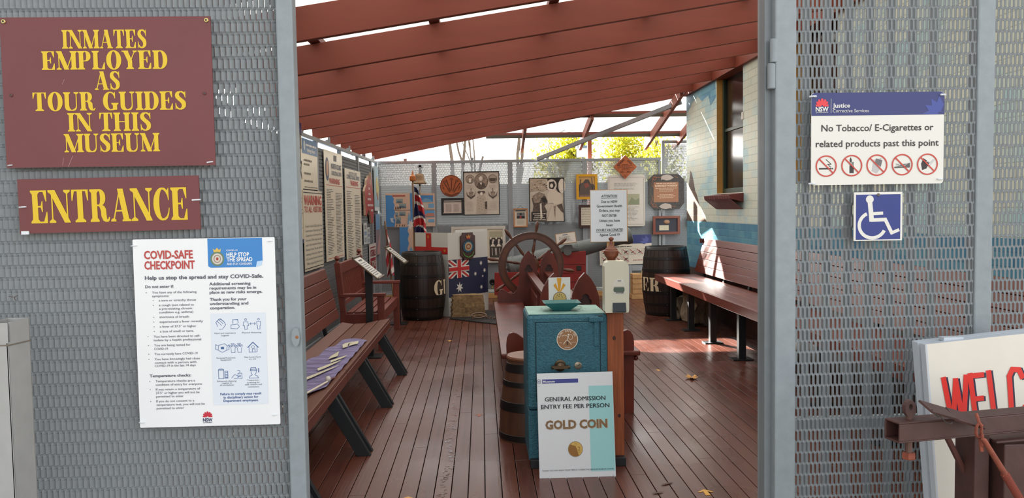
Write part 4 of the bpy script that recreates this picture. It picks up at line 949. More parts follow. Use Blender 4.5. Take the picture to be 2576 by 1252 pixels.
def star(s, cx, cy, r, n, m, L, mb=None, q=.45):
    s.poly([(cx+(r if i % 2 == 0 else r*q)*math.sin(math.pi*i/n), cy-(r if i % 2 == 0 else r*q)*math.cos(math.pi*i/n)) for i in range(2*n)], m, L, mb)
def union(s, x0, y0, x1, y1, L, mb):
    w_, h_ = x1-x0, y1-y0; X = lambda a: x0+a*w_; Y = lambda a: y0+a*h_
    for wd, m, ly in ((.17, FWH, 0), (.06, FR, 1)):
        for a, b in (((0, 0), (1, 1)), ((0, 1), (1, 0))):
            (ax_, ay), (bx, by) = a, b; d = 1 if by > ay else -1
            s.poly([(X(0), Y(ay)), (X(wd), Y(ay)), (X(1), Y(by-d*wd)), (X(1), Y(by)), (X(1-wd), Y(by)), (X(0), Y(ay+d*wd))], m, L+ly, mb)
    s.rect(X(.38), Y(0), X(.62), Y(1), FWH, L+3, mb); s.rect(X(0), Y(.34), X(1), Y(.66), FWH, L+3, mb)
    s.rect(X(.42), Y(0), X(.58), Y(1), FR, L+5, mb); s.rect(X(0), Y(.4), X(1), Y(.6), FR, L+5, mb)
s = wall_sign('flag_leaf', cA, cB, .0, SH, board=SC); W = s.w; H_ = s.h
fl_ = s.part('flag'); fy0, fy1 = SH*1000*.325, SH*1000*.775
s.rect(2, fy0, W-2, fy1, FN, 1, fl_); union(s, 4, fy0+6, W*.50, fy0+(fy1-fy0)*.50, 2, fl_)
star(s, W*.26, fy0+(fy1-fy0)*.76, W*.09, 7, FWH, 3, fl_)
for a, b, r in ((.81, .16, .042), (.90, .37, .042), (.66, .44, .042), (.85, .53, .026), (.81, .83, .042)): star(s, W*a, fy0+(fy1-fy0)*b, W*r, 7 if r > .03 else 5, FWH, 3, fl_)
under(s, t)
s = wall_sign('cross_leaf', cC, cA, .0, SH, board=SC); W = s.w; cx = W*.42
cr_ = s.part('red_cross'); s.rect(cx-55, 8, cx+65, 470, FR, 1, cr_); s.rect(0, 205, W-2, 300, FR, 2, cr_)
GO = P(206, 132, 44, .5)
for a, b in ((cx+5, 60), (W-60, 252)): star(s, a, b, 26, 5, GO, 4, cr_, .6)
under(s, t)
s = wall_sign('rear_leaf', cA+Vector((.10, .30, 0)), cB+Vector((.0, .10, 0)), .0, SH+.03, board=SC); under(s, t)
# crest plaque
a = cA.lerp(cB, .29); b = cA.lerp(cB, .65); DK = P(70, 36, 28, .35, 'dark_plaque')
z0, z1 = .785, 1.172; h = (z1-z0)*1000; w_ = (b-a).length*1000
s = wall_sign('crest_plaque', a, b, z0, z1, board=DK, th=.02, off=.021, label='dark wood crest plaque with a blue ring and crown on the white screen', cat='plaque',
              outline=[(w_*.16, 0), (w_*.84, 0), (w_*.86, h*.08), (w_, h*.13), (w_, h*.85), (w_*.86, h*.9), (w_*.80, h), (w_*.2, h), (w_*.14, h*.9), (0, h*.85), (0, h*.13), (w_*.14, h*.08)])
cx, cy_ = w_/2, h*.52; e = s.part('emblem')
s.disc(cx, cy_, w_*.40, h*.25, P(60, 120, 150, .5), 1, 24, e); s.ring(cx, cy_, w_*.40, h*.25, 12, INK, 2, mb=e); s.disc(cx, cy_, w_*.25, h*.16, P(190, 170, 130, .5), 3, 20, e); s.ring(cx, cy_, w_*.18, h*.11, 22, P(150, 90, 60, .5), 4, 12, mb=e)
for i in range(14):
    a_ = R(i*360/14); s.rect(cx+math.cos(a_)*w_*.32-7, cy_+math.sin(a_)*h*.205-9, cx+math.cos(a_)*w_*.32+7, cy_+math.sin(a_)*h*.205+9, P(30, 50, 70, .5), 4, e)
s.poly([(cx-40, h*.22), (cx-52, h*.10), (cx-22, h*.14), (cx, h*.05), (cx+22, h*.14), (cx+52, h*.10), (cx+40, h*.22)], P(200, 130, 60, .5), 3, e); s.rect(cx-40, h*.20, cx+40, h*.235, P(190, 50, 40, .5), 4, e)
for sg in (-1, 1):
    s.line([(cx+sg*4, h*.92), (cx+sg*w_*.25, h*.86), (cx+sg*w_*.36, h*.74)], 16, P(86, 140, 60, .5), 3, e)
s.done()

# ------------------------------------------------------------------ sandstone block, mat, leg iron
SST = P(142, 116, 82, .9, 'sandstone', var=.35, scale=26, bump=.7); SS2 = P(120, 88, 58, .9, 'weathered_sandstone', var=.3, scale=12, bump=.8)
def rough_block(name, lab, c, sx, sy, sz, rz, m, seed, ridges=0, cat='stone', group=None, sub=7, amp=.012, taper=.1):
    rnd = random.Random(seed); bm = bmesh.new(); bmesh.ops.create_cube(bm, size=1); bmesh.ops.subdivide_edges(bm, edges=bm.edges[:], cuts=sub, use_grid_fill=True)
    from mathutils import noise
    vs_ = []
    for v in bm.verts:
        p = v.co.copy(); r = max(abs(p.x), abs(p.y), abs(p.z)); sph = p.normalized()*.62; p = p.lerp(sph, .10+.12*taper)
        p.x *= sx*(1-taper*(p.z)); p.y *= sy*(1-taper*p.z); p.z *= sz
        n = noise.noise_vector(Vector((v.co.x*3+seed, v.co.y*3, v.co.z*3)))*amp*2 + noise.noise_vector(Vector((v.co.x*9, v.co.y*9+seed, v.co.z*9)))*amp
        p += n
        if ridges and v.co.x < -.42: p.x += .010*math.sin(v.co.z*ridges*6.28)
        vs_.append(Matrix.Rotation(rz, 3, 'Z') @ p + Vector(c))
    zs = min(v.z for v in vs_)
    for v in vs_: v.z -= zs
    bm.verts.index_update()
    mb = MB(); mb.add(vs_, [[v.index for v in f.verts] for f in bm.faces], m); bm.free()
    return tag(mb.build(name, smooth=50), lab, cat, group)
p = fl(1178, 792); rough_block('sandstone_block', 'rough tan sandstone block in front of the painted flag', (p.x, 10.83, .15), .45, .19, .31, R(7), SST, 4, ridges=5, sub=13, amp=.005)
mt = MB(); MATM = P(36, 34, 33, .7, 'black_rubber_mat')
q0, q1, q2, q3 = [fl(*p) for p in ((1132, 803), (1262, 818), (1275, 783), (1205, 783))]
mt.prism([(q.x, q.y) for q in (q0, q1, q2, q3)], 0, -.012, MATM, Matrix(((1, 0, 0, 0), (0, 0, 1, 0), (0, -1, 0, 0), (0, 0, 0, 1))))
for i in range(26):
    f_ = (i+.5)/26; a = q0.lerp(q1, f_); b = q3.lerp(q2, f_); mt.bar(a+Vector((0, .02, .014)), b+Vector((0, -.02, .014)), .012, .006, P(54, 50, 48, .6))
o = mt.build('rubber_mat'); tag(o, 'black ribbed rubber mat beside the sandstone block', 'mat')
t = thing('leg_iron', 'rusty leg iron and chain lying on the black mat', 'leg iron', fl(1210, 803))
LI = P(120, 96, 84, .5, 'worn_iron', metal=.5)
c = fl(1205, 804)+Vector((0, 0, .066)); b = MB(); b.tube([c+Vector((.10*math.cos(a), .035*math.sin(a), .028*math.sin(a*1)-.005)) for a in [2*math.pi*i/18 for i in range(19)]], .011, LI, 7, caps=False); b.build('shackle_ring', t, smooth=60)
for i in range(6):
    b = MB(); q = fl(1224+i*5, 804+i*.6)+Vector((0, 0, .037)); link(b, q, .02, .012, .3 if i % 2 else 1.2, .005, LI); b.build('chain_link', t, smooth=60)
b = MB(); b.box(fl(1189, 806)+Vector((-.01, -.02, .0185)), fl(1189, 806)+Vector((.012, .02, .07)), LI); b.build('shackle_hinge', t, bevel=.003)

# ------------------------------------------------------------------ two gothic pews back to back
def pew_profile(sg, cx):
    pts = [(.17, 0), (.165, .52), (.172, .57), (.19, .6), (.215, .61), (.24, .6), (.28, .57), (.32, .555), (.355, .565), (.385, .60), (.405, .66), (.412, .78), (.418, .86), (.44, .93), (.475, .99), (.518, 1.035), (.56, .99), (.592, .93), (.612, .86), (.618, .78), (.618, 0)]
    pts = pts[::-1] if sg > 0 else [(2*cx-x, z) for x, z in pts]
    return pts
def pew(lab, sg):
    cx = .63; t = thing('gothic_pew', lab, 'pew', (cx-sg*.25, 7.1, 0), 0, 'gothic pews'); X = lambda x: x if sg > 0 else 2*cx-x
    for Y in (5.56, 8.60):
        b = MB(); hc = (X(.515), .83); tre = []
        for i in range(30):
            a = R(-90+12*i); lob = .028+.020*abs(math.cos(1.5*(a-R(90)))); tre.append((hc[0]+lob*math.cos(a), hc[1]+lob*math.sin(a)))
        b.prism(pew_profile(sg, cx), Y, Y+.045, PEW, holes=[tre]); 
        e = b.build('end_panel', t, bevel=.006)
        b = MB(); b.prism([(hc[0]+.055*math.cos(R(i*30)), hc[1]+.055*math.sin(R(i*30))) for i in range(12)], Y+.02, Y+.028, P(58, 30, 24, .5)); b.build('trefoil_backing', t)
    b = MB(); x0, x1 = sorted((X(.125), X(.45))); b.box((x0, 5.52, .425), (x1, 8.66, .462), PEW); b.build('seat', t, bevel=.01)
    b = MB(); x0, x1 = sorted((X(.20), X(.225))); b.box((x0, 5.61, .30), (x1, 8.60, .425), PEW); b.build('seat_apron', t)
    b = MB(); x0, x1 = sorted((X(.495), X(.57))); b.box((x0, 5.605, .76), (x1, 8.6, .80), PEW); b.build('top_rail', t, bevel=.008)
    b = MB(); x0, x1 = sorted((X(.53), X(.548))); b.box((x0, 5.605, .44), (x1, 8.6, .62), PEW); b.build('back_panel', t)
    b = MB(); x0, x1 = sorted((X(.50), X(.545))); b.box((x0, 7.06, .02), (x1, 7.1, .76), PEW); b.build('back_stile', t)
pew('varnished gothic pew with a seat plank facing the long bench', 1)
pew('varnished gothic pew backing onto the other, mostly behind the teal safe and timber post', -1)
kb = MB(); p = at(1595, 915, 5.5); kb.sphere(Vector((1.11, 5.58, .40)), .02, PEW, 10); kb.build('knob', bpy.data.objects['gothic_pew.001'], smooth=60)

# ------------------------------------------------------------------ ship's wheel
t = thing('ship_helm', 'varnished ship steering wheel with eight turned spokes behind the pews', 'ship wheel', (0, 9.2, 0))
c = at(1336, 666, 9.15); t.location = (c.x, 9.25, 0); WM = P(96, 58, 40, .35, 'helm_wood', var=.25, scale=12); k = depth(c)/FOC
Mw = Matrix.Translation(c) @ Matrix.Rotation(R(4), 4, 'Z')
ro, ri = 83*k, 64*k; b = MB(); b.prism(ell(0, 0, ro, ro, 48), -.03, .03, WM, Mw, holes=[ell(0, 0, ri, ri, 48)]); b.build('rim', t, bevel=.008, smooth=40)
b = MB()
for r_ in (ro-.012, ri+.012): b.prism(ell(0, 0, r_+.006, r_+.006, 48), -.036, -.028, P(80, 46, 32, .4), Mw, holes=[ell(0, 0, r_-.006, r_-.006, 48)])
b.build('rim_bead', t)
b = MB(); b.lathe([(.001, -.07), (.05, -.07), (.075, -.05), (.095, -.04), (.095, .04), (.07, .06), (.001, .06)], WM, 24, Mw @ Matrix.Rotation(R(-90), 4, 'X')); b.build('hub', t, smooth=40)
SPK = [(.019, .08), (.017, .12), (.026, .135), (.026, .15), (.016, .16), (.022, .20), (.024, .25), (.017, .275), (.024, .29), (.018, .30), (.02, .44), (.026, .455), (.016, .475), (.019, .50), (.027, .56), (.024, .60), (.014, .63), (.003, .64)]
f_ = 112*k/.64
for i in range(8):
    b = MB(); b.lathe([(r_*.82, z*f_) for r_, z in SPK], WM, 12, Mw @ Matrix.Rotation(R(9.5+45*i), 4, 'Y')); b.build('spoke', t, smooth=60)
b = MB(); b.box((c.x-.07, 9.27, 0), (c.x+.07, 9.43, c.z+.1), PEW); b.build('pedestal', t, bevel=.01)
b = MB(); b.tube([Mw @ Vector((0, 0, 0)), Mw @ Vector((0, .2, 0))], .03, STEELD, 10); b.build('axle', t)
b = MB(); b.box((c.x-.22, 9.2, 0), (c.x+.22, 9.5, .08), PEW); b.build('foot', t, bevel=.01)

# ------------------------------------------------------------------ cannon on its red carriage
GUN = P(104, 110, 108, .45, 'gun_grey', var=.08, scale=9); CRG = P(146, 40, 34, .45, 'carriage_red', var=.12, scale=6)
t = thing('cannon', 'grey cannon on a stepped red timber carriage behind the ship wheel', 'cannon', (1.0, 11.75, 0))
p0 = at(1285, 672, 11.75); p1 = at(1586, 592, 11.75); ax = (p1-p0); Lg = ax.length; ax.normalize()
Mg = Matrix.Translation(p0) @ ax.to_track_quat('Z', 'Y').to_matrix().to_4x4()
b = MB(); b.lathe([(.001, -.17), (.03, -.17), (.045, -.14), (.045, -.11), (.025, -.09), (.03, -.06), (.10, -.04), (.155, -.02), (.165, 0), (.165, .05), (.15, .07), (.148, Lg*.33), (.155, Lg*.335), (.155, Lg*.36), (.138, Lg*.37), (.13, Lg*.55), (.136, Lg*.56), (.122, Lg*.58), (.098, Lg*.90), (.102, Lg*.93), (.125, Lg*.97), (.125, Lg), (.105, Lg+.01), (.06, Lg+.01)], GUN, 28, Mg); b.build('gun_barrel', t, smooth=35)
b = MB(); b.lathe([(.058, 0), (.058, .004), (.001, .004)], BLACK, 20, Mg @ Matrix.Translation((0, 0, Lg+.0105))); b.build('muzzle_bore', t)
pt = at(1428, 632, 11.46); b = MB(); b.tube([pt, pt+Vector((0, .55, 0))], .062, GUN, 18); b.build('trunnion', t, smooth=40)
for Y in (11.50, 11.98):
    k = depth((0, Y, 1))/FOC; q = lambda u, v: (at(u, v, Y).x, at(u, v, Y).z); dzz = 0
    b = MB(); b.prism([q(1244, 686), q(1318, 684), q(1318, 668), q(1352, 668), q(1352, 652), q(1386, 652), q(1386, 638), q(1474, 631), q(1474, 742), q(1244, 742)][::-1], Y, Y+.07, CRG)
    for v in (664, 686, 708): b.bar((q(1322, v+2)[0], Y-.002, q(1322, v+2)[1]), (q(1473, v)[0], Y-.002, q(1473, v)[1]), .006, .006, P(86, 26, 24, .6))
    b.build('cheek', t, bevel=.005)
    b = MB(); cpx = q(1428, 628); b.prism([(cpx[0]-.17, cpx[1]-.03), (cpx[0]+.17, cpx[1]-.01), (cpx[0]+.17, cpx[1]+.02), (cpx[0]+.08, cpx[1]+.03), (cpx[0]+.06, cpx[1]+.075), (cpx[0]-.04, cpx[1]+.075), (cpx[0]-.10, cpx[1]+.03), (cpx[0]-.17, cpx[1]+.02)], Y-.012, Y+.08, GUN); b.build('trunnion_strap', t, bevel=.004)
    b = MB(); e = q(1456, 674); b.box((e[0]-.035, Y-.016, e[1]-.035), (e[0]+.035, Y, e[1]+.035), STEELD); b.build('bolt_plate', t, bevel=.004)
for u in (1290, 1445):
    for Y in (11.36, 12.06):
        x = at(u, 725, Y).x; b = MB(); b.lathe([(.02, 0), (.13, 0), (.145, .012), (.145, .068), (.13, .08), (.03, .085)], P(110, 46, 38, .5), 24, Matrix.Translation((x, Y+.1, .145)) @ Matrix.Rotation(R(90), 4, 'X')); b.build('truck_wheel', t, smooth=35)
b = MB(); b.box((at(1250, 700, 11.7).x, 11.57, .2), (at(1470, 700, 11.7).x, 11.98, .28), CRG); b.build('carriage_bed', t)
# notice on the cannon
s = px_sign('framed_notice', 'small white notice in a thin wood frame tilted on the cannon', 'notice', 1398, 585, 1449, 613, 11.42, th=.02, board=P(190, 150, 104, .5), roll=R(-7), tilt=R(-12))
s.rect(1.5, 1.5, 49.5, 26.5, P(226, 218, 206, .4)); s.text('NOTICE', 24, 7, 3, NAVY, 2, w=14, bold=.02) if False else s.rect(18, 4, 31, 6, P(60, 80, 120, .5), 2)
s.lines(8, 44, 9, 23, 5, INKG, .3, 2); s.done()
# ------------------------------------------------------------------ teal safe
def safe_material():
    m = P(52, 106, 120, .5, 'crackled_teal_paint', var=.25, scale=110, bump=.4, detail=6)
    return m
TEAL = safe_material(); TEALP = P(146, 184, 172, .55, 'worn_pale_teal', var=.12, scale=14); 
t = thing('iron_safe', 'old teal iron safe with a round brass badge in the middle of the deck', 'safe', (.49, 4.6, 0))
YF, YB = 4.42, 4.82
xl_, xr_ = at(1325, 850, YF).x, at(1529, 850, YF).x; zt = at(1430, 790, YF).z; zm = .335
b = MB(); b.box((xl_, YF, zm), (xr_, YB, zt), TEAL); b.build('body', t, bevel=.022)
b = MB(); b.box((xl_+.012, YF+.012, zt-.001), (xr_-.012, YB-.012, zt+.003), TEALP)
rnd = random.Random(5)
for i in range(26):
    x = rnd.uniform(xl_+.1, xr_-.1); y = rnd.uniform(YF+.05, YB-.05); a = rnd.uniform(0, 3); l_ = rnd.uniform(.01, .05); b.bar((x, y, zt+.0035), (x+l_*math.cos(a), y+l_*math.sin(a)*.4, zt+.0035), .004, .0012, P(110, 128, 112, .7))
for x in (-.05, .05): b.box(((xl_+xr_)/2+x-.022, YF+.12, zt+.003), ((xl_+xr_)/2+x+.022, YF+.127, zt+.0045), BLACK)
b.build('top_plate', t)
b = MB(); b.box((xl_+.004, YF+.02, .035), (xr_-.004, YB, zm-.004), TEAL); b.build('plinth', t, bevel=.006)
b = MB(); b.box((xl_+.06, YF+.012, .06), (xr_-.03, YF+.022, zm-.03), P(24, 26, 28, .7)); b.build('plinth_recess', t)
b = MB(); x0, x1 = at(1348, 850, YF).x, at(1509, 850, YF).x; z1 = at(1430, 810, YF).z
b.box((x0, YF-.006, zm+.05), (x1, YF+.004, z1), TEAL); b.build('door', t, bevel=.004)
door = b_ = [o for o in sc.objects if o.name == 'door'][0]
b = MB()
for a_, c_ in (((x0-.004, zm+.05), (x0, z1+.004)), ((x1, zm+.05), (x1+.004, z1+.004)), ((x0, z1), (x1, z1+.004))): b.box((a_[0], YF-.0015, a_[1]), (c_[0], YF+.002, c_[1]), P(16, 40, 48, .7))
b.build('door_seam', t)
hx0, hx1 = at(1480, 800, YF).x, at(1517, 800, YF).x; hz0, hz1 = at(1500, 808, YF).z, at(1500, 795, YF).z
b = MB(); b.box((hx0, YF-.028, hz0), (hx1, YF, hz1), TEAL); b.build('hinge_block', t, bevel=.005)
b = MB(); b.box((hx1-.03, YF-.024, hz1), (hx1-.005, YF-.004, hz1+.008), P(40, 60, 64, .6)); b.build('hinge_pin', t, bevel=.002)
b = MB(); q0, q1 = at(1494, 860, YF).x, at(1506, 860, YF).x; b.box((q0, YF-.016, at(1500, 869, YF).z), (q1, YF, hz0), TEAL); b.build('hinge_strap', t, bevel=.003)
c = at(1427, 853, YF-.006); k = depth(c)/FOC
s = Sign('badge', None, None, c, 56, 56, k, th=.003, board=P(160, 118, 84, .35, 'copper_badge', metal=.6), outline=ell(28, 28, 27, 27, 36)); s.M.translation.y = YF-.0095
AL = P(226, 216, 200, .35, 'badge_silver', metal=.3)
s.ring(28, 28, 27, 27, 1.8, AL, 1, 36)
for i, ch in enumerate('AJAX SAFE CO.'):
    a = R(-72+144*i/12)
    if ch != ' ': s.text(ch, 28+math.sin(a)*19.5, 28-math.cos(a)*19.5, 5, AL, 2, bold=.02, rot=a)
s.text('SYDNEY', 28, 50, 3, AL, 2, w=14, bold=.02); s.text('FIRE', 11, 37, 2.2, AL, 2, w=6); s.text('RESISTING', 44, 37, 2.2, AL, 2, w=12)
sv = lambda pts, wd=1.2: s.line(pts, wd, AL, 2)
sv([(18, 40), (23, 33), (27, 29), (30, 20)], 1.6); sv([(27, 29), (34, 35), (38, 41)], 1.6); sv([(30, 20), (20, 17), (15, 19)], 1.2); s.disc(31, 16, 2.4, 2.4, AL, 2, 10); s.ring(36, 22, 5.5, 7, 1, AL, 2, 16); s.rect(26, 33, 30, 42, P(90, 60, 44, .5), 2)
o = under(s, door)
for a in (0, 90, 180, 270): pass
BZ = P(96, 78, 58, .35, 'worn_bronze', metal=.7)
c = at(1409, 919, YF-.006); b = MB(); My = Matrix.Translation((c.x, YF-.006, c.z)) @ Matrix.Rotation(R(90), 4, 'X')
b.lathe([(.034, 0), (.034, .006), (.026, .012), (.022, .03), (.012, .036)], BZ, 20, My)
b.bar(c+Vector((-.042, -.034, -.003)), c+Vector((.042, -.034, -.003)), .02, .017, BZ); b.sphere(c+Vector((-.044, -.034, -.003)), .012, BZ, 8); b.sphere(c+Vector((.044, -.034, -.003)), .012, BZ, 8); b.build('handle', door, smooth=40)
c = at(1454, 919, YF-.006); b = MB(); My = Matrix.Translation((c.x, YF-.006, c.z)) @ Matrix.Rotation(R(90), 4, 'X')
b.lathe([(.022, 0), (.022, .003), (.018, .005)], P(150, 136, 116, .35, metal=.6), 20, My); b.bar(c+Vector((0, -.006, -.014)), c+Vector((0, -.006, .012)), .006, .004, STEELD); b.bar(c+Vector((-.011, -.006, .008)), c+Vector((0, -.006, .002)), .005, .003, STEELD); b.bar(c+Vector((.011, -.006, .008)), c+Vector((0, -.006, .002)), .005, .003, STEELD); b.build('escutcheon', door, smooth=40)
ba = MB(); bx = at(1577, 1195, 4.38).x; ba.box((xl_+.01, YF-.02, 0), (bx, YF+.03, .05), P(30, 32, 34, .5)); ba.build('base_angle', t, bevel=.003)
for u in (1554, 1560): 
    b = MB(); q = at(u, 1190+(u-1554), YF-.02); b.lathe([(.009, 0), (.009, .006)], P(110, 112, 114, .35), 6, Matrix.Translation(q) @ Matrix.Rotation(R(90), 4, 'X')); b.build('bolt', t)

# things on the safe
dz = zt+.003
c = at(1411, 768, 4.6); DT = P(44, 104, 108, .45, 'dark_teal_tray', var=.1, scale=20)
t = MB(); x, y = c.x, 4.58; k = depth(c)/FOC; hw, bw = 46*k, 19*k; z0, z1 = dz+.001, dz+.052
def frus(z0, z1, bw, bd, hw, hd, flip=False): return [(x-bw, y-bd, z0), (x+bw, y-bd, z0), (x+bw, y+bd, z0), (x-bw, y+bd, z0), (x-hw, y-hd, z1), (x+hw, y-hd, z1), (x+hw, y+hd, z1), (x-hw, y+hd, z1)]
t.add(frus(z0, z1, bw, .04, hw, .085), [(3,2,1,0),(0,1,5,4),(1,2,6,5),(2,3,7,6),(3,0,4,7)], DT)
t.add(frus(z0+.004, z1, bw-.003, .037, hw-.006, .080), [(0,1,2,3),(4,5,1,0),(5,6,2,1),(6,7,3,2),(7,4,0,3)], P(84, 132, 128, .5))
v = frus(0, z1, 1, 1, hw, .085)[4:]+frus(0, z1, 1, 1, hw-.006, .080)[4:]; t.add(v, [(0,1,5,4),(1,2,6,5),(2,3,7,6),(3,0,4,7)], DT)
tag(t.build('coin_tray'), 'shallow dark teal coin tray on top of the safe', 'tray')
s = px_sign('arrow_card', 'white card with yellow arrow rays and a coin standing behind the coin tray', 'card', 1380, 697, 1435, 772, 4.72, th=.004, board=P(228, 228, 222, .4))
s.M.translation.z = dz+.0005+s.h*s.k/2
ORG = P(226, 160, 30, .45, 'arrow_orange')
s.poly([(21, 1), (33, 1), (29, 35), (25, 35)], ORG); s.poly([(12, 20), (18, 14), (25, 36)], ORG); s.poly([(12, 20), (18, 14), (26, 35), (24, 36)], ORG); s.poly([(43, 20), (37, 14), (29, 35), (31, 36)], ORG)
s.disc(28, 53, 17, 17, P(120, 96, 60, .4), 2); s.disc(28, 53, 15.5, 15.5, P(204, 178, 104, .4), 3)
for a, b in ((22, 44), (27, 42), (32, 44), (34, 49), (26, 47), (20, 49)): s.disc(a, b, 1.2, 1.2, P(80, 64, 40, .5), 4, 8)
s.done()
# admission board
s = px_sign('admission_board', 'white gold coin admission board leaning on the safe', 'sign', 1354, 938, 1546, 1222, 4.27, th=.008, board=P(226, 228, 228, .3), roll=-.004, tilt=R(-7))
s.M.translation.z += 0
AQ = P(160, 214, 212, .35, 'aqua_band'); s.rect(130, 34, 191, 246, AQ)
s.rect(13, 15, 104, 25, P(52, 58, 140, .4), 1); s.text('Museum', 15, 23, 5.4, WHITE, 3, w=30, al='l', bold=.02); s.ring(5, 20, 5, 6, 1.2, P(120, 124, 150, .4), 2, 14); s.disc(5, 20, 2, 2.5, P(120, 124, 150, .4), 3, 8)
for dx in (-.35, .35):
    s.text('GENERAL ADMISSION', 95+dx, 70, 10.5, INK, 3+dx, w=153); s.text('ENTRY FEE PER PERSON', 95+dx, 88.5, 10.5, INK, 3+dx, w=172)
s.text('GOLD COIN', 97, 139, 21, P(196, 176, 150, .5), 2, w=158, bold=.05); s.text('GOLD COIN', 96, 138, 20, P(132, 96, 56, .4, 'gold_lettering'), 4, w=156, bold=.035)
s.disc(92, 190, 18.5, 19, P(120, 84, 36, .4), 2, 32); s.disc(92, 190, 17.5, 18, P(214, 176, 86, .4), 3, 32)
s.poly(ell(92, 190, 17, 17.5, 16, 60, 225)+[(84, 180), (92, 182), (96, 190), (99, 203)], P(150, 100, 34, .45), 4); s.text('2', 101, 194, 10, P(150, 100, 34, .45), 5); s.text('DOLLARS', 99, 199, 2.4, P(150, 100, 34, .45), 5, w=12)
for a, b in ((90, 177), (94, 176), (92, 180), (96, 179)): s.disc(a, b, .8, .8, P(150, 100, 34, .45), 5, 6)
s.text('THANK YOU AND ENJOY YOUR TIME AT CORRECTIVE SERVICES MUSEUM COOMA', 97, 243, 3.6, INK, 3, w=180)
s.poly([(112, 263), (122, 263), (128, 269), (122, 275), (112, 275)], P(60, 70, 150, .4), 2); s.disc(117, 269, 3.6, 4, P(200, 200, 214, .4), 3, 12); s.rect(102, 265, 109, 273, P(216, 190, 190, .4), 2); s.rect(78, 268, 98, 271, P(196, 200, 210, .4), 2)
s.rect(1, 32, 8, 32.4, INK2, 1); s.poly([(4, 92), (17, 82), (16, 86)], INK2, 1); s.line([(184, 256), (188, 260)], .7, INK2, 1)
o = s.done()

# ------------------------------------------------------------------ timber post with finial, sanitiser, attention sign
TP = P(158, 84, 46, .5, 'oiled_pine', var=.32, scale=9, stretch=(9, 9, .4))
t = thing('timber_post', 'square orange pine post with a turned finial beside the safe', 'post', (at(1551, 1000, 4.47).x, 4.5, 0))
x0, x1 = at(1529, 1000, 4.45).x, at(1570, 1000, 4.45).x; pz = at(1548, 662, 4.5).z
b = MB(); b.box((x0, 4.45, 0), (x1, 4.54, pz), TP)
for v, m in ((850, .010), (1045, .009)): 
    q = at(1545 if v < 900 else 1558, v, 4.4495); b.prism(ell(q.x, q.z, m, m*1.3, 12), 4.4494, 4.4505, P(70, 36, 24, .6))
b.build('shaft', t, bevel=.003)
b = MB(); cx = (x0+x1)/2; q = lambda v: at(1546, v, 4.495).z-pz
FIN = P(126, 72, 50, .4, 'turned_finial', var=.2, scale=20)
b.lathe([(.040, 0), (.040, .008), (.030, .012), (.022, .022), (.026, .030), (.038, .045), (.043, .062), (.043, .074), (.036, .079), (.036, .084), (.020, .098), (.010, .118), (.008, .132), (.015, .140), (.015, .148), (.003, .156)], FIN, 24, Matrix.Translation((cx-.012, 4.495, pz))); b.build('finial', t, smooth=40)
c0 = at(1520, 657, 4.37); c1 = at(1582, 785, 4.37); ya = 4.36; IV = P(222, 218, 196, .3, 'ivory_plastic')
t = thing('sanitiser_dispenser', 'ivory hand sanitiser dispenser with a dark push lever on the pine post', 'dispenser', (at(1551, 785, 4.4).x, 4.4, c1.z))
b = MB(); w_ = c1.x-c0.x; h_ = c0.z-c1.z
outl = [(c0.x+x*w_, c1.z+z*h_) for x, z in ((.03, 0), (.97, 0), (1, .05), (1, .9), (.94, .97), (.84, 1), (.16, 1), (.06, .97), (0, .9), (0, .05))]
b.prism(outl, ya, 4.45, IV); b.build('housing', t, bevel=.012)
q = lambda u, v: at(u, v, ya-.0005)
b = MB(); a_, e_ = q(1541, 761), q(1575, 788); b.add([(a_.x, ya-.012, e_.z+.01), (e_.x, ya-.012, e_.z+.01), (e_.x, ya-.001, a_.z), (a_.x, ya-.001, a_.z), (a_.x, ya+.02, e_.z), (e_.x, ya+.02, e_.z), (e_.x, ya+.02, a_.z), (a_.x, ya+.02, a_.z)], [(0,1,2,3),(4,5,1,0),(1,5,6,2),(0,3,7,4),(3,2,6,7),(7,6,5,4)], P(48, 54, 58, .45, 'lever_grey')); b.build('push_lever', t, bevel=.003)
s = px_sign('window_surround', None, None, 1541, 706, 1573, 737, ya, th=.002, board=P(226, 222, 204, .35), outline=[(4, 0), (28, 0), (32, 8), (32, 31), (0, 31), (0, 8)])
s.M.translation.y = ya-.002; s.poly([(4, 16), (28, 16), (30, 19), (30, 25), (28, 28), (4, 28), (2, 25), (2, 19)], P(92, 108, 96, .15, 'sight_glass')); s.poly([(3, 14), (29, 14), (31, 16), (1, 16)], P(190, 186, 168, .4)); under(s, t)
s = px_sign('label_strip', None, None, 1546, 732, 1572, 739, ya, th=.001, board=P(236, 234, 226, .4)); s.M.translation.y = ya-.001; s.text('SANITISER', 13, 5.4, 3.6, INK, 3, w=20, bold=.03); under(s, t)
s = px_sign('label_strip', None, None, 1549, 703, 1567, 708, ya, th=.001, board=P(236, 234, 226, .4)); s.M.translation.y = ya-.0025; s.text('HAND', 9, 4, 2.8, INK, 3, w=9, bold=.03); under(s, t)
PLY = P(206, 158, 104, .55, 'plywood_edge')
s = px_sign('attention_notice', 'white double vaccinated attention notice on a plywood board beside the finial', 'notice', 1485, 477, 1579, 608, 4.62, th=.009, board=PLY)
s.rect(.6, 1.5, 92, 130, P(224, 228, 230, .35, 'laminated_paper'))
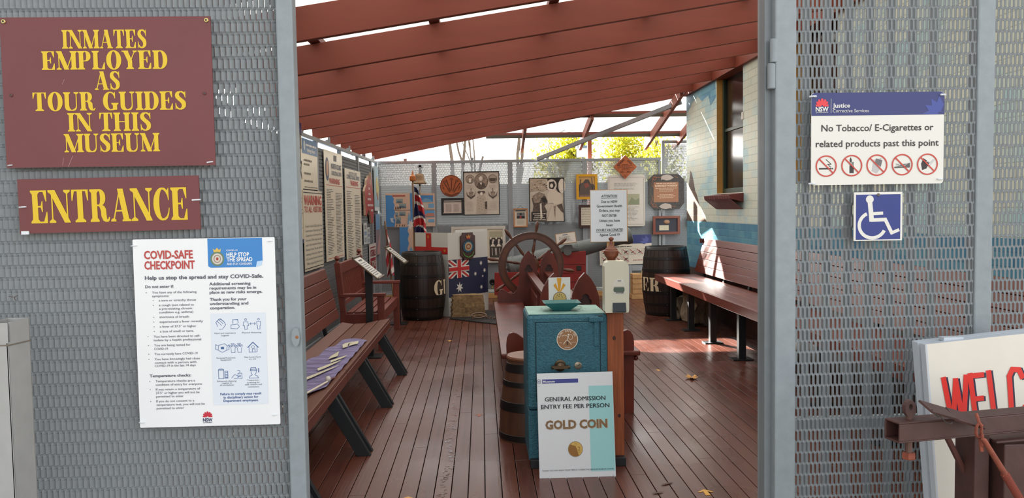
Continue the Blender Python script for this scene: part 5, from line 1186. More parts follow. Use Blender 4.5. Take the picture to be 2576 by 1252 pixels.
for b, y, w_, sh, u in (('ATTENTION', 19, 41, .3, 1), ('Due to NSW', 33, 41, 0, 0), ('Government Health', 44, 64, 0, 0), ('Orders, you may', 55, 53, 0, 0), ('NOT ENTER', 68, 37, 0, 0), ('Unless you have', 80.5, 52, 0, 0), ('been', 91.5, 16, 0, 0), ('DOUBLE VACCINATED', 104, 68, .3, 1), ('Against Covid 19', 116, 51, 0, 0)):
    s.text(b, 48, y, 6.4, INK, 3, w=w_, shear=sh, bold=.012)
    if u: s.rect(48-w_/2, y+1.8, 48+w_/2, y+2.5, INK, 3)
mb = s.part('plywood_stake'); a = s.p3(42, 131); b_ = s.p3(60, 131); kk = 131*s.k/2
mb.box((a.x, .0095, -s.M.translation.z+.001), (b_.x, .021, .05), PLY)
s.done()

# ------------------------------------------------------------------ churn, mural-wall bench, stones
t = thing('butter_churn', 'small tapered wooden churn cask with black hoops beside the safe', 'cask', (.29, 4.98, 0))
cx, cy_ = .30, 5.055; M = Matrix.Translation((cx, cy_, 0)); hh = at(1290, 906, 4.98).z
prof = lambda z: .205-.062*(z/hh)**1.2+.012*math.sin(3.14*z/hh)
CH = P(92, 60, 42, .45, 'churn_staves', var=.3, scale=8, stretch=(3, 3, .3))
b = MB(); b.lathe([(prof(hh*i/12), hh*i/12) for i in range(13)], CH, 28, M); b.build('staves', t, smooth=50)
b = MB(); b.lathe([(.150, hh+.001), (.152, hh+.012), (.146, hh+.022), (.001, hh+.024)], P(128, 84, 60, .4, 'churn_lid', var=.15, scale=9), 28, M); b.build('lid', t, smooth=40)
for z, h2 in ((.012, .04), (.20, .06), (hh-.165, .035), (hh-.075, .055)):
    b = MB(); b.lathe([(prof(z)+.001, z), (prof(z)+.004, z+.002), (prof(z+h2)+.004, z+h2-.002), (prof(z+h2)+.001, z+h2)], HOOP, 32, M, caps=False); b.build('hoop', t, smooth=40)

t = thing('slatted_bench', 'long red-brown slatted bench on single black legs against the mural wall', 'bench', (2.58, 6.8, 0))
y0, y1 = 3.0, 10.28; zs = .60
for i in range(4):
    x = 2.335+i*.133; b = MB(); b.box((x, y0, zs-.032), (x+.127, y1, zs-.004*i), BENCH); b.build('seat_slat', t, bevel=.004)
b = MB(); b.box((2.312, y0, zs-.085), (2.332, y1, zs+.0), BENCH); b.build('front_rail', t, bevel=.003)
for i in range(5):
    z = zs+.025+.088*i; x = 2.868+.028*i; b = MB()
    M = Matrix(((1, 0, .027, x), (0, 1, 0, 0), (0, 0, .083, z), (0, 0, 0, 1))); b.box((0, y0, 0), (.026, 10.36, 1), BENCH, M); b.build('back_slat', t, bevel=.003)
for Y in (10.08, 9.22, 8.34, 7.40, 6.5, 5.6, 4.7, 3.8):
    b = MB(); b.box((2.475, Y-.035, 0), (2.545, Y+.035, zs-.09), BL); b.box((2.41, Y-.07, 0), (2.61, Y+.07, .012), BL); b.build('leg', t, bevel=.002)
    b = MB(); b.box((2.34, Y-.03, zs-.09), (2.86, Y+.03, zs-.034), BL); b.build('bearer', t)
    b = MB(); b.bar((2.905, Y, zs-.08), (3.03, Y, zs+.42), .05, .03, BL); b.build('back_bracket', t)
s = Sign('number_plate', None, None, Vector((2.99, 10.38, zs+.43)), 40, 30, .002, board=DK, th=.01); under(s, t)
STN = P(134, 118, 98, .9, 'rough_stone', var=.3, scale=14, bump=.9)
p = fl(1764, 822); rough_block('boulder', 'rough grey-brown boulder under the mural wall bench', (p.x, p.y+.18, .2), .26, .3, .37, .3, STN, 9, sub=9, amp=.02)
p = fl(1722, 805); rough_block('boulder', 'smaller tan boulder between the barrel and the large boulder', (p.x, p.y+.12, .2), .16, .22, .27, .1, STN, 12, sub=7, amp=.018)

# brick pier, flap frame
p = fl(1611, 752); t = thing('brick_pier', 'low pale brick pier with a small brass bell between the post and the barrel', 'pier', (p.x, p.y, 0))
CBk = P(206, 160, 108, .7, 'pale_brick', var=.12, scale=12)
for j in range(5):
    b = MB(); z = j*.083; w_ = .14 if j == 0 else .125; b.box((p.x-w_, p.y, z), (p.x+w_, p.y+.22, z+.078), CBk); b.build('brick', t, bevel=.006)
b = MB(); b.lathe([(.05, 0), (.048, .008), (.03, .03), (.022, .06), (.02, .075), (.005, .08)], P(170, 150, 110, .35, metal=.5), 16, Matrix.Translation((p.x+.06, p.y+.06, .41))); b.build('desk_bell', t, smooth=40)
a = at(1577, 668, FY-.07); b_ = at(1606, 745, FY-.07)
f_ = MB(); f_.box((a.x, FY-.06, b_.z), (a.x+.09, FY-.02, a.z), FRAME); f_.box((a.x+.09, FY-.06, a.z-.09), (a.x+.5, FY-.02, a.z), FRAME); f_.box((a.x+.09, FY-.06, b_.z), (a.x+.5, FY-.02, b_.z+.06), FRAME)
tag(f_.build('hatch_frame', bevel=.004), 'grey steel hatch frame low on the end fence behind the brick pier', 'frame')
# ------------------------------------------------------------------ pictures and notices on the end fence
BY = FY-.016
def framed(name, lab, cat, u0, v0, u1, v1, bw, fm, inner, Y=BY, th=.03, roll=0, group=None):
    c = at((u0+u1)/2, (v0+v1)/2, Y-th); k = depth(c)/FOC; w_, h_ = u1-u0, v1-v0
    t = thing(name, lab, cat, c, 0, group)
    s = Sign('picture', None, None, c+Vector((0, th*.45, 0)), w_-bw, h_-bw, k, th=.006, board=inner, roll=roll)
    M = Matrix.Translation(c) @ Matrix.Rotation(roll, 4, 'Y'); q = lambda x, y: ((x-w_/2)*k, (h_/2-y)*k)
    b = MB(); b.prism([q(0, 0), q(w_, 0), q(w_, h_), q(0, h_)], 0, th, fm, M, holes=[[q(bw, bw), q(w_-bw, bw), q(w_-bw, h_-bw), q(bw, h_-bw)]])
    b.build('border', t, bevel=.004); s.w_full = w_
    return t, s
SEP = P(206, 192, 174, .22, 'sepia_paper', var=.1, scale=6); SD = P(92, 78, 68, .45, 'sepia_dark', var=.5, scale=30); SM = P(148, 130, 114, .45, 'sepia_mid', var=.4, scale=30); SDK = P(50, 42, 38, .45, 'sepia_black', var=.5, scale=25); SLT = P(226, 214, 198, .4, 'sepia_light', var=.12, scale=30)
# old printed sheet with five vignettes
t, s = framed('framed_print', 'large sepia print with an oval portrait among small vignettes in a thin black frame', 'picture', 1166, 431, 1257, 541, 2, BLACK, SEP, th=.02)
s.disc(44, 24, 17, 20, SD, 1, 28); s.disc(44, 24, 15.5, 18.5, SM, 2, 28); s.poly([(33, 38), (36, 28), (43, 25), (51, 28), (55, 38), (44, 42)], SD, 3); s.disc(43, 17, 4.6, 6, SLT, 4, 14); s.poly([(40, 27), (46, 27), (44, 34)], SLT, 4)
for x in (16, 73): s.ring(x, 18, 11, 11, 1.1, SD, 1); s.disc(x, 18, 9.4, 9.4, P(178, 162, 144, .45), 1, 20)
s.poly([(8, 20), (11, 12), (21, 12), (24, 20), (20, 26), (12, 26)], SM, 3); s.poly([(13, 26), (13, 18), (16, 15), (19, 18), (19, 26)], SLT, 4); s.poly([(64, 16), (82, 16), (82, 20), (77, 24), (68, 24), (64, 20)], SD, 3)
for x in (18, 73): s.poly([(x-12, 48), (x-10, 60), (x, 68), (x+10, 60), (x+12, 46), (x+8, 58), (x, 63), (x-8, 58)], SD, 2); s.poly([(x-6, 50), (x+6, 50), (x+5, 58), (x, 62), (x-5, 58)], SM, 3); s.line([(x, 42), (x, 50)], 1.5, SD, 3)
s.poly([(36, 48), (52, 48), (54, 52), (50, 55), (38, 55), (34, 52)], SD, 2); s.disc(44, 55, 3.6, 4.6, SLT, 3, 12)
s.poly([(30, 104), (33, 62), (39, 57), (49, 57), (55, 64), (57, 104)], P(190, 174, 156, .4), 2); s.poly([(52, 76), (58, 74), (58, 94), (53, 94)], SD, 3)
for i in range(16): s.disc(34+(i*7) % 20, 64+i*2.4, 1.3, .9, SM, 4, 6)
for y0, y1, xa, xb in ((34, 44, 6, 24), (34, 44, 64, 84), (74, 100, 6, 26), (74, 100, 62, 84)): s.lines(xa, xb, y0, y1, 5 if y1 < 50 else 9, P(178, 162, 146, .45), .25, 1)
s.line([(30, 5), (38, 3), (44, 5), (52, 2), (60, 5)], .8, SM, 2)
under(s, t)
t, s = framed('framed_print', 'large sepia print of a winged woman above dark figures in a thin black frame', 'picture', 1331, 447, 1420, 558, 2, BLACK, SEP, th=.02)
s.poly([(2, 1), (88, 1), (88, 34), (74, 40), (64, 20), (48, 22), (42, 4), (2, 4)], SDK, 1); s.poly([(1, 1), (44, 1), (52, 20), (36, 34), (18, 30), (1, 34)], P(188, 170, 148, .4), 2)
s.poly(ell(56, 18, 13, 15, 20), SLT, 3); s.poly(ell(82, 20, 9, 18, 18), SLT, 3); s.poly([(50, 10), (62, 8), (66, 18), (60, 28), (50, 26)], SDK, 4); s.disc(56, 19, 4, 5.6, SLT, 5, 14)
s.poly([(46, 38), (52, 30), (62, 30), (78, 38), (86, 52), (80, 66), (66, 70), (58, 62), (46, 64), (44, 50)], P(216, 202, 184, .4), 3)
s.poly([(58, 66), (78, 64), (88, 108), (44, 108), (50, 84)], P(208, 194, 176, .4), 3); s.poly([(68, 68), (82, 64), (86, 88), (80, 84)], SD, 4); s.poly([(60, 70), (64, 104), (66, 70)], SM, 4)
s.poly([(6, 50), (22, 40), (40, 44), (46, 60), (38, 70), (44, 84), (40, 90), (6, 88), (10, 70)], SD, 2); s.poly([(8, 44), (24, 34), (40, 40), (30, 50), (24, 62), (10, 62)], SM, 3); s.poly([(28, 50), (40, 48), (46, 58), (36, 62)], SDK, 4); s.poly([(26, 64), (30, 62), (32, 100), (27, 104)], SLT, 4)
rnd = random.Random(11)
for i in range(40): s.disc(rnd.uniform(6, 44), rnd.uniform(6, 32), rnd.uniform(.8, 2.6), rnd.uniform(.6, 1.8), rnd.choice((SD, SM, SLT)), 5, 6)
s.poly([(4, 84), (42, 84), (42, 107), (4, 107)], SDK, 3)
for y, a, b in ((88, 8, 40), (93, 12, 34), (98, 10, 38), (103, 8, 40)):
    s.lines(a, b, y, y+2.6, 1, SLT, .9, 6, 0)
under(s, t)
# round carved plaque
OW = P(176, 92, 48, .5, 'carved_orange_timber', var=.16, scale=9, stretch=(1, 1, 5)); OWD = P(104, 52, 28, .6, 'carved_recess')
s = px_sign('carved_plaque', 'round orange carved timber plaque of crossed tools above a black-framed document', 'plaque', 1107, 440, 1163, 495, BY-.03, th=.03, board=OW, outline=ell(28, 27.5, 28, 27.5, 40))
CV = s.part('carving')
for pts in ([(8, 18), (24, 44), (26, 42), (10, 16)], [(14, 12), (25, 40), (27, 39), (17, 11)], [(28, 8), (27, 40), (29, 40), (31, 8)], [(40, 12), (31, 40), (33, 41), (43, 13)], [(49, 19), (33, 43), (35, 45), (51, 21)], [(12, 44), (28, 50), (46, 43), (47, 46), (28, 54), (11, 47)], [(4, 20), (8, 34), (12, 38), (6, 24)], [(52, 22), (48, 36), (44, 40), (51, 28)]): s.poly(pts, OWD, 1, CV)
for x, y in ((11, 17), (29, 10), (43, 15)): s.disc(x, y, 4.5, 3.5, P(132, 66, 36, .55), 2, 12, CV)
s.ring(28, 27.5, 27.5, 27, 1.2, OWD, 2, 36, mb=CV); s.done()
t, s = framed('framed_document', 'black-framed two-column document below the round carved plaque', 'picture', 1110, 498, 1168, 541, 5, P(38, 36, 36, .4), P(86, 78, 72, .4))
s.rect(4, 8, 48, 36, P(212, 196, 184, .4)); s.rect(5, 3, 48, 6, P(206, 202, 196, .4)); s.rect(.5, 34, 4, 36, WHITE, 2)
for a in (9, 28): s.lines(a, a+15, 12, 33, 12, P(168, 150, 140, .5), .4, 2, .1)
under(s, t)
t, s = framed('framed_photograph', 'small orange-framed photograph with a hanging wire on the fence post', 'picture', 1292, 524, 1327, 571, 2.5, P(186, 122, 70, .4, 'orange_pine_frame'), P(214, 204, 184, .4))
s.rect(4, 3, 29, 6, P(70, 74, 80, .5)); s.rect(7, 9, 27, 24, P(120, 118, 118, .5)); s.rect(7, 18, 27, 24, INK, 2); s.rect(14, 18, 19, 24, P(150, 50, 44, .5), 3); s.disc(17, 13, 3, 2.6, INK, 2, 10); s.lines(7, 27, 28, 40, 6, P(160, 150, 136, .5), .3, 1)
under(s, t); b = MB(); a = at(1309, 524, BY); b.tube([a+Vector((-.05, 0, 0)), a+Vector((0, 0, .05)), a+Vector((.05, 0, 0))], .003, STEELD, 4); b.build('hanging_wire', t)
YEL = P(222, 164, 34, .4, 'yellow_frame_paint')
t, s = framed('framed_photograph', 'photograph in a broad yellow frame beside the carved diamond', 'picture', 1450, 438, 1503, 501, 6, YEL, P(206, 160, 104, .4))
s.poly([(2, 2), (45, 2), (45, 55), (2, 55)], P(200, 156, 100, .45)); s.poly([(10, 56), (12, 20), (20, 10), (28, 10), (34, 22), (36, 56)], P(84, 74, 70, .5), 2); s.poly([(2, 24), (12, 18), (40, 22), (46, 30), (46, 56), (2, 56)], P(96, 84, 78, .5), 3); s.poly([(16, 22), (26, 18), (30, 28), (20, 32)], P(150, 84, 74, .5), 4); s.line([(4, 40), (8, 10)], 1.5, SDK, 4); s.line([(38, 40), (36, 6)], 1.5, SDK, 4); s.lines(5, 40, 49, 55, 2, P(196, 150, 130, .5), .4, 5)
under(s, t)
t, s = framed('framed_document', 'dark-framed cream document half hidden by the attention notice', 'picture', 1456, 515, 1512, 572, 6, P(62, 34, 30, .35), CREAM)
s.lines(5, 44, 8, 46, 9, P(150, 136, 116, .5), .25, 1); under(s, t)
# carved diamond
c = at(1573, 419.5, BY-.06); k = depth(c)/FOC
s = Sign('carved_diamond', 'orange carved timber diamond reading Berrima Gaol on the end fence', 'plaque', c, 60, 60, k, th=.028, board=OW, outline=[(30, 0), (60, 30), (30, 60), (0, 30)])
CV = s.part('carving')
s.text('BERRIMA', 20.5, 20.5, 5, OWD, 1, w=24, bold=.04, mb=CV, rot=R(-45)); s.text('GAOL', 39.5, 20.5, 5, OWD, 1, w=15, bold=.04, mb=CV, rot=R(45)); s.text('1834 - 2001', 30, 45, 4.4, OWD, 1, w=27, bold=.03, mb=CV)
s.line([(23, 24), (37, 24), (37, 34), (23, 34)], 1, OWD, 1, CV, close=True)
for x in (26, 28.5, 31.5, 34): s.line([(x, 24), (x, 34)], .9, OWD, 1, CV)
for a, b, y in ((13, 22, 27), (38, 47, 27), (10, 22, 32), (38, 50, 32), (20, 40, 37), (25, 36, 50), (27, 33, 53)): s.line([(a, y), (b, y)], .8, OWD, 1, CV); s.line([(a+3, y), (a+3, y+3.4)], .7, OWD, 1, CV)
s.done()
s = px_sign('document_board', 'white round-cornered document board with a small photo under the carved diamond', 'notice', 1529, 440, 1623, 569, BY-.02, th=.014, board=P(214, 206, 196, .4), corner=5)
s.ring(47, 64, 47, 64, .01, INK2, 1, 4); s.line([(3, 6), (91, 6), (91, 124), (3, 124)], .8, P(170, 164, 156, .5), 1, close=True)
s.lines(16, 80, 20, 30, 4, INK2, .3, 1); s.lines(16, 80, 33, 38, 2, INK2, .3, 1); s.rect(50, 48, 80, 75, P(168, 166, 138, .5)); s.poly([(52, 70), (60, 56), (70, 64), (79, 58), (79, 74), (52, 74)], P(136, 142, 112, .5), 2); s.lines(16, 80, 80, 116, 11, INK2, .3, 1); s.done()
# octagonal plaque
MBL = P(52, 42, 38, .35, 'dark_mottled_board', var=.6, scale=28)
s = px_sign('memorial_plaque', 'dark octagonal plaque with a copper plate between two pale painted fish', 'plaque', 1631, 438, 1722, 526, BY-.02, th=.03, board=MBL, outline=[(14, 0), (76, 0), (91, 14), (91, 72), (78, 88), (14, 88), (0, 74), (0, 14)])
s.rect(13, 20, 76, 70, P(146, 100, 74, .4, 'copper_plate', metal=.4), 1)
PK = P(224, 196, 168, .45)
for b, y, w_, h in (('Mannus Correctional Centre', 25, 50, 3), ('EUGENE RILEY WORKSHOP', 31, 56, 4.4), ('A tribute to the memory of Uncle Eugene', 37, 54, 2.4), ('The Painter and Teacher', 40.5, 36, 2.4), ('Teacher, Elder of the land', 44, 36, 2.4), ('The things he leaves', 53, 34, 2.2), ('The Dream Time', 56.5, 46, 2.2), ('in his memory', 61, 34, 2.2)):
    if h > 4: s.text(b, 45, y, h, PK, 2, w=w_, bold=.04)
    else: s.lines(45-w_/2, 45+w_/2, y-h, y, 1, PK, .55, 2, 0)
for cx, cy_, sg in ((48, 9, 1), (42, 81, -1)):
    s.poly([(cx-16*sg, cy_-3), (cx-12*sg, cy_-6), (cx, cy_-8), (cx+8*sg, cy_-6), (cx+16*sg, cy_), (cx+8*sg, cy_+5), (cx-2*sg, cy_+7), (cx-12*sg, cy_+4), (cx-16*sg, cy_+6)], P(186, 170, 160, .45), 2)
CPL = P(150, 88, 62, .45); s.line([(32, 8), (22, 8), (16, 6), (10, 14), (8, 26), (12, 32)], 1.4, CPL, 2); s.ring(15, 10, 5, 5, 1.4, CPL, 2, 14); s.line([(8, 52), (10, 62), (6, 72), (12, 78), (24, 84)], 1.4, CPL, 2); s.ring(14, 78, 6, 5, 1.4, CPL, 2, 14); s.line([(66, 6), (74, 9)], 1.2, CPL, 2); s.line([(58, 80), (68, 82)], 1.2, CPL, 2)
s.done()
t, s = framed('shadow_box', 'reddish timber display box holding an oval stone and a small card', 'display box', 1643, 543, 1711, 589, 6, P(128, 62, 42, .35, 'red_timber_frame'), P(54, 54, 66, .6), th=.05)
s.rect(13, 20, 37, 33, P(206, 196, 168, .4), 1); under(s, t); b = MB(); c = at(1677, 558, BY-.028); b.sphere(c, .055, P(168, 130, 100, .6), 12, (1, .35, .72)); b.build('oval_stone', t, smooth=70)
# prohibited items board
s = px_sign('prohibition_sign', 'navy-topped board of crossed-out pictograms low on the end fence', 'sign', 1508, 591, 1640, 665, BY-.01, th=.006, board=P(218, 208, 190, .4), roll=R(-1))
s.rect(0, 0, 132, 22, P(56, 62, 118, .4), 1)
for a in (-80, -50, -20):
    c_, n_ = math.cos(R(a)), math.sin(R(a)); s.poly([(124+n_*22*q_+c_*p_*5, 21-c_*22*q_*.9+n_*p_*5) for q_, p_ in ((.1, 0), (.5, 1), (1, 0), (.5, -1))], P(86, 94, 156, .4), 2)
s.text('PRISONS', 60, 20, 3, WHITE, 2, w=18); s.lines(14, 82, 28, 31, 1, INK, .6, 2, .1); s.lines(84, 128, 63, 65, 1, P(170, 60, 50, .5), .7, 2, .1)
for j in range(2):
    for i in range(7 if j == 0 else 4):
        x, y = 4+i*18, 34+j*18
        s.line([(x, y), (x+15, y), (x+15, y+15), (x, y+15)], .5, INK2, 2, close=True)
        s.poly([(x+3, y+11), (x+12, y+4+(i % 3)), (x+12, y+6+(i % 2)*2), (x+5, y+12)], INK, 3); s.rect(x+6, y+5, x+8, y+11, INKG, 3) if i % 2 else None
        s.line([(x+1, y+2), (x+14, y+14)], 1.2, P(168, 44, 40, .5), 4)
s.done()
s = wall_sign('white_edged_board', Vector((2.985, 12.9, 0)), Vector((3.045, 13.06, 0)), 1.15, 2.05, board=P(214, 212, 204, .4), th=.012)
s = px_sign('white_edged_board', 'white board edge showing beside the mural wall corner', 'notice', 1729, 436, 1775, 570, BY-.01, th=.02, board=P(222, 220, 212, .4), corner=4); s.rect(5, 8, 40, 126, P(120, 104, 88, .5)); s.done()
# group photograph behind the screen
t, s = framed('framed_photograph', 'wide pale-framed old group photograph half hidden by the white screen', 'picture', 1136, 569, 1272, 661, 7, P(206, 198, 186, .45, 'pale_frame', var=.06, scale=8), P(216, 204, 180, .4))
s.rect(92, 10, 124, 76, P(176, 168, 140, .45)); s.rect(92, 26, 124, 76, P(70, 62, 54, .5), 2)
for i in range(5): s.disc(95+i*7, 27+(i % 2)*5, 2.4, 3, SLT, 3, 10); s.poly([(91+i*7, 40), (95+i*7, 30), (99+i*7, 40)], INK, 2.5)
for x in (100, 115): s.poly([(x-6, 48), (x, 38), (x+7, 48)], SLT, 4); s.disc(x, 37, 2.4, 3, SLT, 5, 10)
for x in (98, 106, 109, 117): s.line([(x, 52), (x+1, 70)], 1.2, SLT, 4)
under(s, t)
# reef posters
PKP = P(222, 188, 164, .45, 'peach_paper'); RB = P(80, 144, 202, .4, 'reef_blue'); RB2 = P(120, 170, 206, .4, 'reef_pale')
s = px_sign('reef_poster', 'large peach and blue reef poster board left of the hanging flag'.replace(' left of', ' on the near side of'), 'poster', 970, 486, 1039, 571, BY-.01, th=.006, board=PKP)
s.poly([(1, 4), (16, 5), (22, 14), (20, 22), (23, 30), (21, 40), (24, 48), (20, 58), (24, 68), (22, 84), (1, 84)], RB); s.rect(62, 0, 68, 76, RB)
for a, b, c_, d in ((27, 14, 44, 24), (34, 26, 52, 37), (24, 48, 32, 58), (34, 46, 50, 56), (25, 60, 38, 76)): s.rect(a, b, c_, d, P(146, 160, 160, .45), 1); s.poly([(a, d), (a+4, b+5), (c_-4, b+6), (c_, d)], P(96, 116, 126, .5), 2)
s.poly([(54, 84), (56, 60), (58, 48), (61, 60), (62, 82)], RB2, 2); s.poly([(11, 62), (20, 62), (18, 68), (22, 74), (14, 72)], P(200, 206, 210, .4), 2); s.rect(18, 5, 50, 8, P(176, 74, 64, .5)); s.rect(22, 42, 62, 43, SDK)
for x in (25, 29, 33, 37): s.line([(x, 40), (x+1, 34)], 1.6, SDK, 3)
for x in (27, 34, 41, 46): s.line([(x, 83), (x+1, 79)], 1.6, SDK, 3)
s.done()
s = px_sign('reef_poster', 'peach reef poster board with two mountain pictures behind the flag pole', 'poster', 1052, 486, 1094, 569, BY-.01, th=.006, board=PKP)
s.rect(5, 5, 38, 22, RB); s.poly([(8, 20), (18, 12), (30, 15), (37, 22), (8, 22)], RB2, 2); s.rect(5, 23, 24, 38, P(206, 196, 180, .45)); s.rect(26, 26, 40, 37, RB2); s.rect(1, 41, 41, 42, SDK); s.rect(12, 43, 41, 60, P(100, 160, 206, .45)); s.poly([(14, 56), (24, 50), (38, 50), (41, 58), (14, 59)], P(200, 130, 110, .45), 2); s.rect(25, 65, 40, 73, RB2); s.rect(2, 62, 22, 80, P(186, 182, 170, .5)); s.done()
s = px_sign('reef_poster', 'narrow blue wavy-edged reef poster strip behind the dark barrel', 'poster', 1006, 571, 1044, 648, BY-.03, th=.006, board=PKP)
s.poly([(0, 0), (22, 0), (20, 10), (24, 18), (20, 30), (23, 42), (19, 54), (22, 77), (0, 77)], RB); s.poly([(24, 56), (28, 50), (32, 58), (29, 72), (24, 66)], RB2, 2); s.done()
# black bell-mouth and round black speaker
t = thing('round_speaker', 'small round black speaker low on the end fence beside the white screen', 'speaker', at(1239, 720, BY-.02))
c = at(1239, 709, BY-.06); b = MB(); b.lathe([(.045, -.05), (.052, -.02), (.052, .03), (.040, .034), (.034, .02), (.012, .012), (.010, .02), (.001, .021)], P(22, 22, 23, .35), 20, Matrix.Translation(c) @ Matrix.Rotation(R(90), 4, 'X')); b.build('housing', t, smooth=40); b = MB(); b.box(c+Vector((-.012, .045, -.012)), c+Vector((.012, .085, .012)), BLACK); b.build('mount', t)
b = MB(); c2 = at(1239, 721, BY-.02); b.prism([(-.02, -.02), (.02, -.02), (0, .03)], 0, .004, P(222, 190, 80, .5), Matrix.Translation(c2)); b.build('warning_tag', t)

# ------------------------------------------------------------------ notices on the side fence
def yx(u):
    Y = 9.0
    for _ in range(30):
        d = ray(u, 500); Y = (xl(Y)+.028)*d.y/d.x
    return Y
def side(name, lab, cat, u0, v0, v1, u1, th=.006, board=PAPER, outline=None, **kw):
    ya, yb = yx(u0), yx(u1); a = Vector((xl(ya)+.028, ya, 0)); b = Vector((xl(yb)+.028, yb, 0)); z0 = at(u0, v1, ya).z; z1 = at(u0, v0, ya).z
    L = (b-a).length
    return wall_sign(name, a, b, z0, z1, k=L/100, board=board, th=th, label=lab, cat=cat, outline=outline, **kw)
OC = P(228, 218, 194, .35, 'cream_notice'); WR = P(196, 60, 46, .4, 'warning_red'); NV = P(48, 56, 104, .45)
s = side('visitor_notice', 'navy-topped cream notice cut off by the gate post on the side fence', 'notice', 722, 292, 618, 763, board=OC); H_ = s.h
s.rect(0, 0, 100, H_*.10, P(50, 58, 104, .4)); s.rect(0, H_*.965, 100, H_, P(50, 58, 104, .4))
for i, b in enumerate(('ATER', 'ONAL', 'EX')): s.text(b, 96, H_*(.21+.125*i), 26, INK, 2, w=(40, 46, 24)[i], al='r', bold=.02)
s.lines(40, 98, H_*.56, H_*.93, 12, INK2, .25, 1, .5); s.done()
s = side('visiting_board', 'cream visiting times board with a blue header, topmost beside the gate post', 'notice', 763, 345, 474, 801, board=OC); H_ = s.h
s.rect(0, 0, 100, H_*.30, P(70, 120, 168, .4), 1); s.disc(14, H_*.14, 6, H_*.10, P(190, 206, 214, .4), 2); s.lines(24, 92, H_*.10, H_*.15, 1, WHITE, .8, 2, 0); s.text('Visiting Hours', 28, H_*.25, H_*.07, WHITE, 2, w=56, al='l', bold=.02)
for y, w_ in ((.45, 50), (.53, 34), (.71, 42), (.86, 54)): s.lines(10, 10+w_, H_*(y-.04), H_*y, 1, P(120, 110, 92, .5), .9, 2, 0)
s.lines(10, 96, H_*.955, H_*.97, 1, INK, .7, 2, 0); s.done()
s = side('warning_poster', 'cream poster headed warning to all visitors in red below the visiting board', 'notice', 761, 477, 684, 808, board=OC, off=.008); H_ = s.h
s.rect(0, H_*.025, 100, H_*.035, INK, 1); s.rect(0, H_*.965, 100, H_*.975, INK, 1)
s.text('WARNING', 49, H_*.18, H_*.115, WR, 2, w=94, bold=.03); s.text('TO ALL VISITORS', 50, H_*.275, H_*.075, WR, 2, w=94, bold=.01)
for i, b in enumerate(('Pursuant to Section 78(3) of the Crimes', 'Administration of Sentences) Act 1999', 'a Department of Corrective Services', 'Corrective Officer may use a dog to', 'assist in the detection of drugs in a', 'Detention Centre. This may include the', 'screening of visitors by a Department', 'of Corrective Services Correctional', 'Officer using a drug detection dog')):
    s.text(b, 50, H_*(.46+.058*i), H_*.030, INKG, 2, w=90 if i < 8 else 84)
s.done()
for u0, v0, v1, u1, lab, head in ((818, 374, 659, 863, 'tall cream warning notice headed North Coast with a dark oval emblem', 'NORTH COAST'), (869, 422, 672, 908, 'tall cream warning notice nearer the corner behind the garden seat', 'SOUTH COAST')):
    s = side('warning_notice', lab, 'notice', u0, v0, v1, u1, board=OC, group='tall warning notices'); H_ = s.h
    if u0 < 850:
        s.poly(ell(14, H_*.17, 10, H_*.105, 20), P(60, 66, 100, .45), 1); s.poly(ell(14, H_*.165, 6, H_*.07, 16), P(196, 150, 120, .45), 2); s.rect(50, H_*.03, 66, H_*.085, INKG, 1)
        s.text('NORTH COAST', 64, H_*.155, H_*.045, P(74, 78, 104, .5), 2, w=58, bold=.03); s.text('CORRECTIONAL CENTRE', 64, H_*.215, H_*.036, P(74, 78, 104, .5), 2, w=58, bold=.02); s.text('WARNING', 52, H_*.295, H_*.048, WR, 2, w=58, bold=.03)
    else:
        s.text('SOUTH COAST', 50, H_*.055, H_*.03, INKG, 2, w=52, bold=.01); s.text('CORRECTIONAL CENTRE', 50, H_*.10, H_*.04, P(74, 78, 104, .5), 2, w=82, bold=.02); s.text('WARNING', 56, H_*.165, H_*.05, WR, 2, w=50, bold=.03)
    y0 = H_*(.31 if u0 < 850 else .185); s.rect(6, y0, 96, y0+.6, WR, 1); s.lines(8, 46, y0+5, H_*.95, 40, INKG, .35, 1, .5); s.lines(56, 94, y0+9, H_*.95, 40, INKG, .35, 1, .4)
    s.lines(8, 94, H_*.975, H_*.985, 1, WR, .5, 1, 0); s.done()
# map-shaped cut-out
AUS = [(8, 40), (5, 33), (14, 27), (24, 23), (28, 16), (36, 12), (41, 17), (46, 8), (55, 8), (62, 12), (60, 19), (68, 24), (72, 14), (74, 2), (79, 12), (83, 24), (92, 36), (97, 46), (96, 58), (90, 70), (86, 80), (76, 82), (68, 80), (62, 70), (56, 68), (52, 64), (40, 60), (28, 66), (18, 70), (10, 68), (10, 58)]
s = side('map_cutout', 'red map-shaped wooden cutout with white lettering above the garden seat', 'sign', 911, 424, 572, 936, off=.03, th=.03, board=P(168, 56, 44, .4, 'red_cutout'), outline=[(x, y*1.0) for x, y in AUS], edge=P(216, 190, 160, .6))
s.mb = MB(); H_ = s.h; sc2 = H_/86
s.mb.prism([s.q(x, y*sc2) for x, y in AUS], 0, .03, P(168, 56, 44, .4, 'red_cutout'), mside=P(216, 190, 160, .6))
for y, a, b in ((30, 40, 56), (38, 38, 60), (46, 30, 66), (55, 30, 86), (63, 60, 84)): s.lines(a, b, y*sc2-4, y*sc2, 1, P(214, 196, 190, .5), .9, 2, 0)
s.done()
s = side('map_poster', 'faded blue and yellow map poster high in the fence corner', 'poster', 942, 416, 530, 955.5, board=P(196, 206, 204, .4)); H_ = s.h
